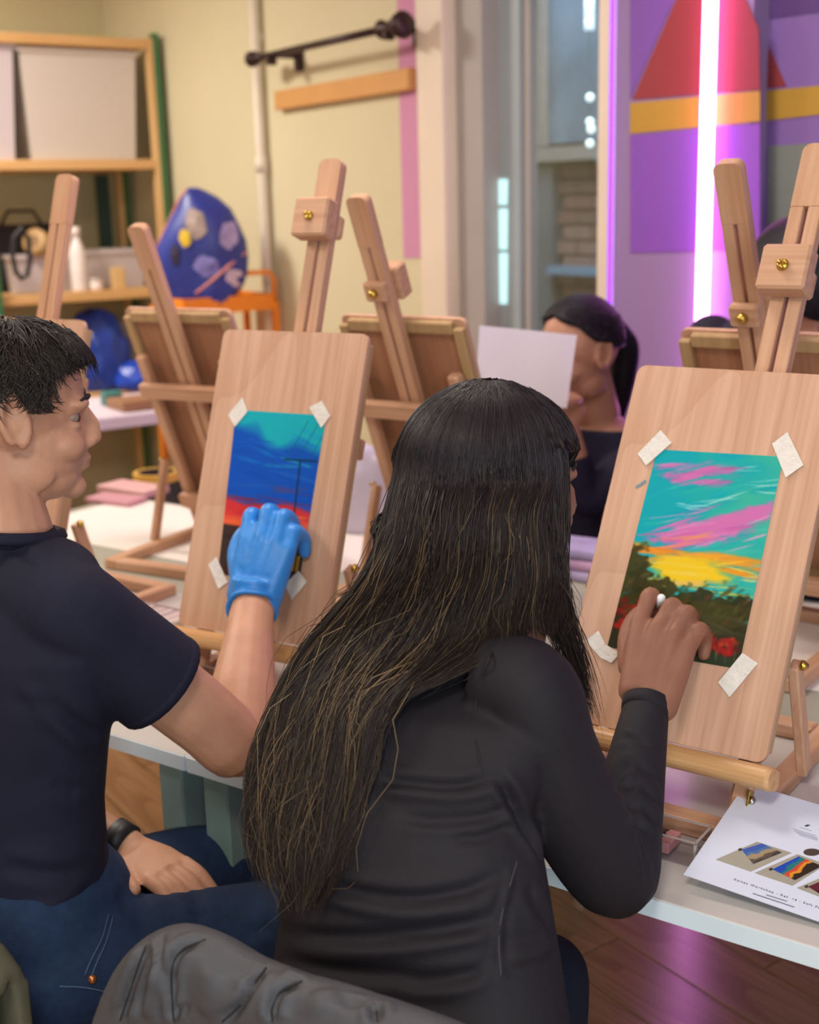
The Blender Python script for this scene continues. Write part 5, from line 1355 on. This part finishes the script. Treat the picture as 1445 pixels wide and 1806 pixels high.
limb(mb, [far_, far_.lerp(fe, .5), fe, fe.lerp(fw_, .5), fw_], [.042, .038, .034, .03, .023], 16)
for w, tips in ((pw, [(1000, 712), (992, 716), (986, 724), (984, 734)]), (fw_, [(872, 700), (880, 700), (888, 704), (894, 712)])):
    mb.ball(w + Vector((0, 0, .035)), (.038, .018, .045))
    for i, (x, y) in enumerate(tips):
        tp = atY(x, y, 2.80); b0 = w + Vector(((i - 1.5) * -.016, -.005, .06)); limb(mb, [b0, b0.lerp(tp, .5) + Vector((0, -.012, .0)), tp], [.0095, .009, .008], 10, 4)
    limb(mb, [w + Vector((-.025, 0, .02)), w + Vector((-.045, -.02, .05)), w + Vector((-.035, -.045, .08))], [.012, .0105, .009], 10, 4)
kid(remesh(mb, 'body', .0045, 2), 'body', M['skin_f'], fw); fh.eyes(fw)
for o_ in fw.children:
    if o_.name.startswith('eye'): o_.matrix_local = Matrix.Translation(-fw.location)
mb = MB(); mb.loft([(c, fR * a, fF * b) for c, a, b in fs[:-1]], 30)
for s0, e0, w0 in ((near, pe, pw), (far_, fe, fw_)):
    mb.ball(s0, .056); limb(mb, [s0, s0.lerp(e0, .5), e0, e0.lerp(w0, .6)], [.056, .05, .046, .038], 18, 5, False)
kid(remesh(mb, 'top', .006, 4), 'top', m_navy2, fw)
FHR = (.108, .088, .108)
def flimit(az):
    a = abs(az); return float(np.interp(a, [0, 1.2, 1.5, 1.8, 2.2, 3.15], [1.8, 1.75, 1.55, 1.45, 1.05, .74]))
m_fh = plain('black_hair', '#120e18', .55, 0, .25, 60, .5, 140, .28, (1, 1, .2))
hh = kid(fh.cap(FHR, flimit), 'hair', m_fh, fw)
pb0 = fh.p(-.112, 0, .02)
kid(limb(MB(), [fh.p(-.09, 0, .03), pb0, fh.p(-.135, 0, -.03), fh.p(-.13, .01, -.10), fh.p(-.115, .015, -.17), fh.p(-.11, .015, -.21)], [.03, .026, .036, .034, .024, .010], 16).mesh('ponytail', True), 'ponytail', m_fh, hh, Vector((0, 0, 0)))
kid(MB().tube([pb0 + (fh.s * math.cos(a) + fh.z * math.sin(a)) * .027 for a in [2 * PI * k / 16 for k in range(16)]], .006, 6, False, True).mesh('hair_tie', True), 'hair_tie', plain('hair_tie', '#33203c', .8), hh, Vector((0, 0, 0)))
# strands on that head
N = 700; az = rg.uniform(-2.6, 2.6, N); lim = np.array([flimit(a) for a in az]); keys = []
for k in range(6):
    t = k / 5; azk = az * (1 - t) ** 1.0; thk = lim * (1 - t) * rg.uniform(.6, 1, N) + (1.35) * t
    keys.append(np.array([fh.surf(a, b, tuple(x * 1.012 for x in FHR)) for a, b in zip(azk, thk)]))
kid(strand_mesh('hair_strands', np.stack(keys, 1), rg.uniform(.0008, .0014, N), np.repeat([hexc('#241c26')], N, 0)), 'hair_strands', M['strand'], hh, Vector((0, 0, 0)))
# the sheet
q = [atY(846, 574, 2.83), atY(1018, 591, 2.79), atY(1000, 720, 2.78), atY(838, 700, 2.82)]
b = bmesh.new(); n = 10; g = []
nrm = (q[1] - q[0]).cross(q[3] - q[0]).normalized()
for i in range(n + 1):
    row = []
    for j in range(n + 1):
        u, v = j / n, i / n; p = q[0] * (1 - u) * (1 - v) + q[1] * u * (1 - v) + q[2] * u * v + q[3] * (1 - u) * v
        row.append(b.verts.new(p + nrm * (.010 * math.sin(PI * u))))
    g.append(row)
for i in range(n):
    for j in range(n): b.faces.new((g[i][j], g[i + 1][j], g[i + 1][j + 1], g[i][j + 1]))
r_ = bmesh.ops.solidify(b, geom=list(b.faces), thickness=.0008)
me = bpy.data.meshes.new('paper_sheet'); b.to_mesh(me); b.free()
ps = mesh_obj('paper_sheet', me, plain('sheet_white', '#f4f2fa', .6, 0, .02, 6)); tag(ps, 'white sheet of paper held up in front of a face', 'paper')

# ------------------------------------------------------------------ the person behind the right easel
rp = thing('person', 'person with black hair bending behind the easel below the neon tube', 'person', (.84, 2.72, 0))
rh = Head(atY(1410, 500, 2.60), (.35, -.80, 0), math.radians(48), 1.02)
rF = Vector((-.5, -.86, 0)).normalized(); rS = Vector((rF.y, -rF.x, 0))
rneck = atY(1402, 548, 2.68)
rs = [(Vector((.84, 2.74, .62)), .16, .12), (Vector((.84, 2.74, .85)), .155, .115), (Vector((.835, 2.735, 1.05)), .165, .12), (atY(1392, 640, 2.74), .175, .12), (atY(1390, 590, 2.735), .165, .10), (atY(1394, 560, 2.72), .11, .08), (atY(1400, 545, 2.69), .06, .055)]
sA, sB_ = atY(1390, 605, 2.73) + rS * .165, atY(1390, 605, 2.73) - rS * .165
mb = MB(); rh.build(mb, rneck, .052); mb.loft([(c, rS * (a - .012), rF * (b - .012)) for c, a, b in rs], 24)
arms = []
for s0, sg in ((sA, 1), (sB_, -1)):
    e0 = s0 + Vector((-.02, -.08, -.24)) + rS * .03 * sg; w0 = TP(-.02 if sg > 0 else .34, 1.12, TZ + .06); arms.append((s0, e0, w0))
    limb(mb, [s0, s0.lerp(e0, .5), e0, e0.lerp(w0, .5), w0], [.042, .038, .034, .03, .023], 16)
    d = Vector((-.4, -.9, 0)).normalized(); s2 = Vector((-d.y, d.x, 0))
    mb.loft([(w0, s2 * .026, DN * .016), (w0 + d * .05, s2 * .037, DN * .014), (w0 + d * .085, s2 * .036, DN * .011)], 14)
    for o_ in (-.026, -.009, .009, .026): b0 = w0 + d * .08 + s2 * o_; limb(mb, [b0, b0 + d * .035, b0 + d * .06 + DN * .02], [.0095, .009, .0075], 10, 4)
    limb(mb, [w0 + d * .02 + s2 * .02, w0 + d * .05 + s2 * .045, w0 + d * .075 + s2 * .05], [.012, .0105, .009], 10, 4)
kid(remesh(mb, 'body', .005, 2), 'body', M['skin_f'], rp); rh.eyes(rp)
for o_ in rp.children:
    if o_.name.startswith('eye'): o_.matrix_local = Matrix.Translation(-rp.location)
mb = MB(); mb.loft([(c, rS * a, rF * b) for c, a, b in rs[:-1]], 30)
for s0, e0, w0 in arms:
    mb.ball(s0, .058); limb(mb, [s0, s0.lerp(e0, .5), e0, e0.lerp(w0, .75)], [.058, .052, .048, .036], 18, 5, False)
kid(remesh(mb, 'top', .007, 4), 'top', plain('black_navy_top', '#17152a', .8, 0, .08, 30), rp)
rhh = kid(rh.cap((.120, .104, .118), lambda az: 1.5), 'hair', m_fh, rp)
N = 60; keys = []
az = rg.uniform(-1, 2.4, N)
for k in range(5):
    t = k / 4; keys.append(np.array([rh.surf(a + .15 * t, .3 + .3 * t + j * t, tuple(x * (1 + .12 * t) for x in (.116, .098, .112))) for a, j in zip(az, rg.normal(0, .2, N))]))
kid(strand_mesh('stray_strands', np.stack(keys, 1), rg.uniform(.0006, .0009, N), np.repeat([hexc('#1c1622')], N, 0)), 'stray_strands', M['strand'], rhh, Vector((0, 0, 0)))
# ------------------------------------------------------------------ chairs and jackets
m_chair = plain('chair_black', '#1d1c20', .5, 0, .05, 10); m_chrome = plain('chair_steel', '#5c5c60', .3, .9, .03)
def chair(label, loc, rz, back_h):
    t = thing('chair', label, 'chair', loc, rz, 'chairs at the near tables')
    MB().box((0, 0, .425), (.40, .38, .035), None, .012, 2).out('seat', m_chair, t)
    MB().box((0, -.20, (back_h + .56) / 2), (.36, .022, back_h - .56), None, .009, 2).out('backrest', m_chair, t)
    for sx in (-1, 1):
        MB().tube([(sx * .17, .17, 0), (sx * .17, .15, .41)], .011, 8).out('leg', m_chrome, t, True)
        MB().tube([(sx * .17, -.20, 0), (sx * .17, -.185, .42), (sx * .165, -.19, .60)], .011, 8).out('leg', m_chrome, t, True)
    return t
cd_ = (-NN).copy()
chair('black chair of the woman in black, quilted grey jacket over its back', (-.01, 1.235, 0), math.radians(-35), .80)
def jacket(name, label, mat, ridge, drop_b, drop_f, backdir, lines, seams, rad_=.034, voxel=.0045, seam_mat=None):
    """puffer jacket hung over a chair back: closed shell draped over a ridge line"""
    R_ = [Vector(v[:3]) for v in catmull([tuple(p) for p in ridge], 5)]
    t = thing(name, label, 'jacket', (R_[len(R_) // 2].x, R_[len(R_) // 2].y, 0))
    prof = []
    for k in range(7): prof.append((-1, drop_b * (1 - k / 6)))
    arc = [(-math.cos(a), -math.sin(a)) for a in [PI * k / 8 for k in range(1, 8)]]
    b = bmesh.new(); outer = []; inner = []
    for i, c in enumerate(R_):
        bd = Vector(backdir)
        ro, ri = [], []
        for k in range(9): f = 1 - k / 8; ro.append(c - Vector((0, 0, rad_ + f * drop_b)) + bd * (rad_ + .05 * f)); ri.append(c - Vector((0, 0, rad_ + f * drop_b)) + bd * (rad_ * .35 + .05 * f))
        for k in range(1, 8): a = PI * k / 8; ro.append(c - Vector((0, 0, rad_)) + bd * rad_ * math.cos(a) + Vector((0, 0, rad_ * math.sin(a)))); ri.append(c - Vector((0, 0, rad_)) + bd * rad_ * .35 * math.cos(a) + Vector((0, 0, rad_ * .3 * math.sin(a))))
        for k in range(9): f = k / 8; ro.append(c - Vector((0, 0, rad_ + f * drop_f)) - bd * rad_); ri.append(c - Vector((0, 0, rad_ + f * drop_f)) - bd * rad_ * .35)
        outer.append([b.verts.new(p) for p in ro]); inner.append([b.verts.new(p) for p in ri])
    n = len(outer[0])
    for i in range(len(R_) - 1):
        for k in range(n - 1):
            b.faces.new((outer[i][k], outer[i][k + 1], outer[i + 1][k + 1], outer[i + 1][k])); b.faces.new((inner[i][k], inner[i + 1][k], inner[i + 1][k + 1], inner[i][k + 1]))
        b.faces.new((outer[i][0], outer[i + 1][0], inner[i + 1][0], inner[i][0])); b.faces.new((outer[i][-1], inner[i][-1], inner[i + 1][-1], outer[i + 1][-1]))
    for i in (0, -1):
        for k in range(n - 1): b.faces.new((outer[i][k], inner[i][k], inner[i][k + 1], outer[i][k + 1]))
    bmesh.ops.recalc_face_normals(b, faces=b.faces)
    mbb = MB(); mbb.bm.free(); mbb.bm = b
    me = remesh(mbb, 'shell', voxel, 5, .5); bv = bvh_of(me); folds(me, bv, lines)
    sh_ = kid(me, 'shell', mat, t); bv = bvh_of(me)
    for pix in seams:
        try: mesh_obj('stitching', surf_tube(bv, pix, .0011, .0).mesh('stitching', True), seam_mat, sh_)
        except Exception: pass
    return t
ridge = [atY(172, 1850, 1.175), atY(200, 1745, 1.175), atY(238, 1668, 1.17), atY(300, 1634, 1.155), atY(370, 1652, 1.13), atY(440, 1692, 1.105), atY(520, 1722, 1.075), atY(600, 1745, 1.05), atY(690, 1775, 1.02), atY(770, 1803, .995), atY(840, 1835, .97)]
S1 = [(363, 1657), (320, 1677), (303, 1711), (305, 1784), (308, 1803)]; S2 = [(470, 1706), (451, 1731), (422, 1774), (392, 1803)]; S3 = [(533, 1730), (494, 1750), (480, 1779), (481, 1803)]; S4 = [(659, 1768), (664, 1785), (666, 1803)]
S5 = [(258, 1668), (245, 1700), (225, 1760), (212, 1800)]; S6 = [(288, 1645), (284, 1690), (292, 1740)]
L = [(s, -.010, .0055) for s in (S1, S2, S3, S4, S5)] + [(S6, -.006, .005), ([(266, 1665), (262, 1710), (240, 1790)], -.008, .006), ([(276, 1700), (268, 1750), (260, 1800)], .006, .008), ([(380, 1700), (370, 1750), (360, 1795)], .005, .016), ([(500, 1712), (520, 1722), (545, 1728)], .004, .008), ([(570, 1745), (572, 1790)], .006, .016), ([(330, 1770), (322, 1782), (300, 1790)], -.005, .006), ([(430, 1700), (440, 1715), (455, 1718)], -.004, .006), ([(600, 1765), (640, 1770)], -.004, .006)]
m_puff = plain('grey_nylon', '#46464a', .6, 0, .06, 22, .35, 60, .4)
jacket('puffer_jacket', 'grey quilted puffer jacket hung over the chair of the woman in black', m_puff, ridge, .34, .22, -NN, L, [S1, S2, S3, S4, S5], .036, .0045, plain('grey_thread', '#1e1d1b', .8))
mrz = math.radians(-22)
chair('black chair of the man in the navy shirt', (-.60, 1.57, 0), mrz, .70)
md = Vector((-math.sin(-mrz), -math.cos(mrz), 0)); mc = Vector((-.60, 1.57, 0)) + Matrix.Rotation(mrz, 3, 'Z') @ Vector((0, -.20, 0)); ma = Matrix.Rotation(mrz, 3, 'Z') @ Vector((1, 0, 0))
rdg = [mc + ma * x + Vector((0, 0, z)) for x, z in ((-.22, .70), (-.1, .742), (.05, .745), (.17, .742), (.215, .70))]
jacket('olive_jacket', 'olive green jacket on the chair of the man, at the lower left corner', plain('olive_nylon', '#5c5a48', .55, 0, .08, 20, .3, 50), [tuple(p) for p in rdg], .3, .15, Matrix.Rotation(mrz, 3, 'Z') @ Vector((0, -1, 0)), [], [], .036, .008, None)

# ------------------------------------------------------------------ flyer
fo = atZ(1206, 1542, TZ + .020); fx = (atZ(1445, 1625, TZ + .008) - fo); fz = (atZ(1445, 1441, TZ + .040) - fo)
fxn = fx.normalized(); fzn = (fz - fxn * fz.dot(fxn)).normalized(); fyn = fzn.cross(fxn)
if fyn.z > 0: fyn = -fyn
FM = Matrix((fxn, fyn, fzn)).transposed().to_4x4(); FM.translation = fo
fly = thing('flyer', 'white printed workshop flyer at the table edge, with small painting photos', 'flyer', M=FM)
LX, LZ = .30, .212
MB().box((LX / 2, .0004, LZ / 2), (LX, .0008, LZ)).out('sheet', plain('flyer_paper', '#d9dff0', .45, 0, .01, 4), fly)
def fl(zx, zy):
    px, py = 1200 + zx / 5.898, 1440 + zy / 5.898
    p = FM.inverted() @ on_plane(px, py, fo, fyn); return (p.x, 0.0, p.z)
def fpoly(name, pts, col, h=.0003):
    q = [fl(*p) for p in pts]; return MB().prism([(x, -.0001, z) for x, _, z in q], (0, -h, 0)).out(name, plain('ink_' + name + col, col, .5, 0, .04, 80), fly)
def fcard(frame, inner, img):
    fpoly('photo_frame', frame, '#a39e8e')
    o = grid_paper('photo_print', [Vector(fl(*p)) for p in inner], img, Matrix(), -.0008, .0002, m_paint); o.parent = fly
    fpoly('photo_clip', [(inner[0][0] - 40, inner[0][1] - 5), (inner[0][0] - 5, inner[0][1] - 20), (inner[0][0] + 8, inner[0][1] + 2), (inner[0][0] - 25, inner[0][1] + 14)], '#2c2826', .0006)
def card_img(bands, seed, slope=.25):
    h, w = 26, 34; im = np.zeros((h, w, 3)); nz = noise2(h, w, 5, 4, seed) - .5
    v = np.linspace(0, 1, h)[:, None] + slope * (np.linspace(0, 1, w)[None, :] - .5) + .18 * nz
    for lim, c in bands: im[v >= lim] = rgb(c)
    return im
# image corners TL, TR, BR, BL with the sky towards the top of the flyer
fcard([(370, 450), (800, 265), (1160, 380), (735, 575)], [(690, 345), (860, 285), (1050, 375), (925, 432)][0:0] or [(640, 350), (850, 285), (1060, 380), (760, 500)], card_img([(-9, '#4a66b8'), (.3, '#5a7cb0'), (.5, '#b09a78'), (.75, '#6a5a50'), (.9, '#4a3d38')], 3, .0))
fcard([(775, 590), (1220, 395), (1520, 500), (1170, 722)], [(960, 555), (1235, 420), (1475, 520), (1195, 668)], card_img([(-9, '#2a50c0'), (.2, '#2f7f80'), (.42, '#e0503a'), (.55, '#f0a030'), (.68, '#3a2c26')], 5, .3))
fcard([(1215, 745), (1500, 625), (1700, 720), (1560, 880)], [(1330, 735), (1520, 655), (1640, 720), (1500, 840)], card_img([(-9, '#6a2a38'), (.5, '#48222c')], 7, .0))
fpoly('palette_dot', [(1370 + 88 * math.cos(a), 373 + 37 * math.sin(a)) for a in [2 * PI * k / 24 for k in range(24)]], '#463a30')
fpoly('ink_square', [(1290, 100), (1325, 85), (1355, 92), (1318, 108)], '#3a3f4a')
for k, (x, y, L_) in enumerate(((1250, 112, 120), (1180, 128, 230), (1190, 148, 240), (1215, 168, 220), (1240, 190, 190), (1440, 130, 60))):
    fpoly('ink_line', [(x, y), (x + L_, y + L_ * .30), (x + L_ - 6, y + L_ * .30 + 6), (x - 6, y + 6)], '#aeb2c6', .0002)
def ftext(txt, zx, zy, size, spacing, col, zx2=None, zy2=None):
    c = bpy.data.curves.new('lettering', 'FONT'); c.body = txt; c.size = size; c.space_character = spacing; c.extrude = .0001
    o = bpy.data.objects.new('tmp', c); COL.objects.link(o); dg = bpy.context.evaluated_depsgraph_get()
    me = bpy.data.meshes.new_from_object(o.evaluated_get(dg)); bpy.data.objects.remove(o, do_unlink=True)
    w = max(v.co.x for v in me.vertices)
    p = Vector(fl(zx, zy)); e = Vector(fl(zx2, zy2)); d = (e - p); k = d.length / w; d.normalize(); up = Vector((-d.z, 0, d.x))
    for v in me.vertices:
        q = p + d * (v.co.x * k) + up * (v.co.y * k) ; v.co = (q.x, -.0003 - v.co.z, q.z)
    me.materials.clear(); return mesh_obj('lettering', me, plain('ink_text' + col, col, .6), fly)
ftext('Kaites Workshop - Ref. 16 : Soft Pa', 555, 662, .004, 1.35, '#4a4e5c', 1450, 962)
fpoly('ink_line', [(897, 812), (1115, 880), (1112, 888), (894, 820)], '#6f7386', .0002)
fpoly('ink_line', [(757, 797), (1190, 940), (1187, 949), (754, 806)], '#6f7386', .0002)

# ------------------------------------------------------------------ acrylic holders, pastels, prints, tape
m_acr = glass('acrylic', (.93, .92, .93), .03)
def acrylic(label, corner, length, depth, h, sgn):
    """clear open tray; corner is the near end corner"""
    t = thing('acrylic_tray', label, 'tray', tuple(corner), TROT, 'clear acrylic trays')
    x0, x1 = (-length, 0) if sgn < 0 else (0, length); th = .003
    c = (x0 + x1) / 2
    MB().box((c, depth / 2, .0025), (length, depth, th)).out('base', m_acr, t)
    for y in (0, depth): MB().box((c, y, h / 2 + .001), (length, th, h)).out('wall', m_acr, t)
    for x in (x0, x1): MB().box((x, depth / 2, h / 2 + .001), (th, depth, h)).out('wall', m_acr, t)
    m_re = plain('acrylic_edge', '#a89c98', .2)
    for y in (0, depth): MB().box((c, y, h + .0018), (length, th, .0012)).out('rim', m_re, t)
    for x in (x0, x1): MB().box((x, depth / 2, h + .0018), (th, depth, .0012)).out('rim', m_re, t)
    for x in (x0, x1): MB().box((x, 0, h / 2), (.0036, .0036, h)).out('rim', m_re, t)
    return t
ac1 = acrylic('clear acrylic tray beside the flyer', atZ(1226, 1532, TZ + .0005) , .20, .05, .032, -1)
ac2 = acrylic('clear acrylic tray under the board of the man', atZ(318, 1192, TZ + .0005), .10, .05, .028, 1)
def pastel_row(corner, dx, n, cols, step, length, lab, grp, ry=0.0, z=TZ):
    for i in range(n):
        o = MB().box((0, 0, 0), (step * .78, length, step * .7), None, .0015).out('pastel_stick', plain('pastel_%s' % cols[i % len(cols)], cols[i % len(cols)], .85, 0, .06, 60))
        p = Vector(corner) + dx * (i * step); o.location = (p.x, p.y, z + step * .36); o.rotation_euler = (0, 0, TROT + ry); tag(o, lab, 'pastel', grp)
xd = Matrix.Rotation(TROT, 3, 'Z') @ Vector((1, 0, 0))
pastel_row(TP(*tn_of(atZ(1226, 1532, TZ))) + RR * -.185 + NN * .025, xd, 8, ['#8a3a44', '#b06a6a', '#5a3030', '#c08080'], .02, .04, 'dull red pastel stick lying in the clear tray beside the flyer', 'pastels in the clear tray', 0, TZ + .005)
# sets left of the man's board
def tray_set(label, quad_c, w, d, mat, n, cols, grp, lab):
    t = thing('pastel_box', label, 'box', (quad_c.x, quad_c.y, TZ + .0005), TROT)
    MB().box((0, 0, .002), (w, d, .004)).out('base', mat, t)
    for sx, sy, wx, wy in ((0, 1, w, .004), (0, -1, w, .004), (1, 0, .004, d), (-1, 0, .004, d)): MB().box((sx * w / 2, sy * d / 2, .006), (wx, wy, .012)).out('wall', mat, t)
    st = (w - .02) / n
    pastel_row(quad_c - xd * (w / 2 - .01 - st / 2), xd, n, cols, st, d * .85, lab, grp, 0, TZ + .0048)
m_card = plain('card_grey', '#c8b8b0', .7)
tray_set('open pastel box with pale pink sticks behind the arm of the man', atZ(272, 1090, TZ), .17, .085, m_card, 14, ['#cdb8b8', '#d8c8c4', '#c4a8a8', '#e0d4cc', '#b89a9c'], 'pale pastels in the open box', 'pale pink pastel stick in the open box behind the arm of the man')
tray_set('open pastel box with green and white sticks behind the arm of the man', atZ(298, 1122, TZ), .13, .05, m_card, 12, ['#d8e0d4', '#8ab8a0', '#e4e4dc', '#5f9a86', '#c8d4cc'], 'green pastels in the open box', 'green or white pastel stick in the box behind the arm of the man')
im = np.zeros((30, 40, 3)); vv = np.linspace(0, 1, 30)[:, None, None]
im[:] = np.where(vv < .35, rgb('#3ab4c0') * (1 - vv / .35) + rgb('#2a8ac8') * vv / .35, rgb('#2a7ac0') * (1 - (vv - .35) / .65) + rgb('#5a3f90') * (vv - .35) / .65)
pc = atZ(312, 1140, TZ); PM = Matrix((xd, Vector((0, 0, -1)), Matrix.Rotation(TROT, 3, 'Z') @ Vector((0, 1, 0)))).transposed().to_4x4(); PM.translation = pc + Vector((0, 0, .002))
o = grid_paper('colour_print', [Vector(p) for p in ((-.075, 0, .04), (.065, 0, .04), (.065, 0, -.04), (-.075, 0, -.04))], im, PM, -.0005, .001, m_paint); tag(o, 'printed card fading from turquoise to purple on the table by the man', 'print')
# pink boxes, yellow tape and a lilac bag on the far tables
for i, (px, py, w, d, h, c, lab) in enumerate(((235, 868, .20, .10, .02, '#d8a8a8', 'flat dusty pink box on the far table beside the yellow tape'), (205, 885, .16, .08, .014, '#c8909a', 'thin rose pink box lying in front of the dusty pink box'))):
    p = atZ(px, py, TZ + .002); b = MB().box((0, 0, h / 2), (w, d, h), None, .002); o = b.out('flat_box', plain('pink_%d' % i, c, .6)); o.location = (p.x, p.y, TZ + .0022); o.rotation_euler = (0, 0, TROT + .1 * i); tag(o, lab, 'box')
p = atZ(276, 836, TZ + .02); t = thing('tape_roll', 'yellow tape roll on the far table behind the man', 'tape roll', (p.x, p.y, TZ + .0022))
MB().loft([((0, 0, 0), (.07, 0, 0), (0, .07, 0)), ((0, 0, .025), (.07, 0, 0), (0, .07, 0)), ((0, 0, .025), (.058, 0, 0), (0, .058, 0)), ((0, 0, 0), (.058, 0, 0), (0, .058, 0))], 28, False, True).out('tape', plain('yellow_tape', '#e0b048', .5), t)
MB().loft([((0, 0, .001), (.0578, 0, 0), (0, .0578, 0)), ((0, 0, .024), (.0578, 0, 0), (0, .0578, 0)), ((0, 0, .024), (.052, 0, 0), (0, .052, 0)), ((0, 0, .001), (.052, 0, 0), (0, .052, 0))], 28, False, True).out('core', plain('dark_core', '#3a3436', .8), t)
p = atZ(650, 935, TZ); lump('plastic_bag', 'crumpled white and lilac plastic bag between the two front boards', 'bag', (p.x, p.y, TZ + .0005), (.085, .06, .14), plain('lilac_plastic', '#cfc8dc', .35, 0, .08, 8), 21)
for i, (c, lab) in enumerate((('#b8a8d0', 'lowest lilac folded cloth on the far table beside the big board'), ('#c8a0c4', 'middle pink folded cloth on the far table beside the big board'), ('#a89cc8', 'top lilac folded cloth on the far table beside the big board'))):
    p = atZ(1012, 1010, TZ); b = MB().box((0, 0, .0), (.17, .12, .022), None, .009, 2); o = b.out('folded_cloth', plain('cloth_%d' % i, c, .85, 0, .15, 25, .4, 40)); o.location = (p.x, p.y, TZ + .012 + i * .0235); o.rotation_euler = (0, 0, TROT + .08 * (i - 1)); tag(o, lab, 'cloth')
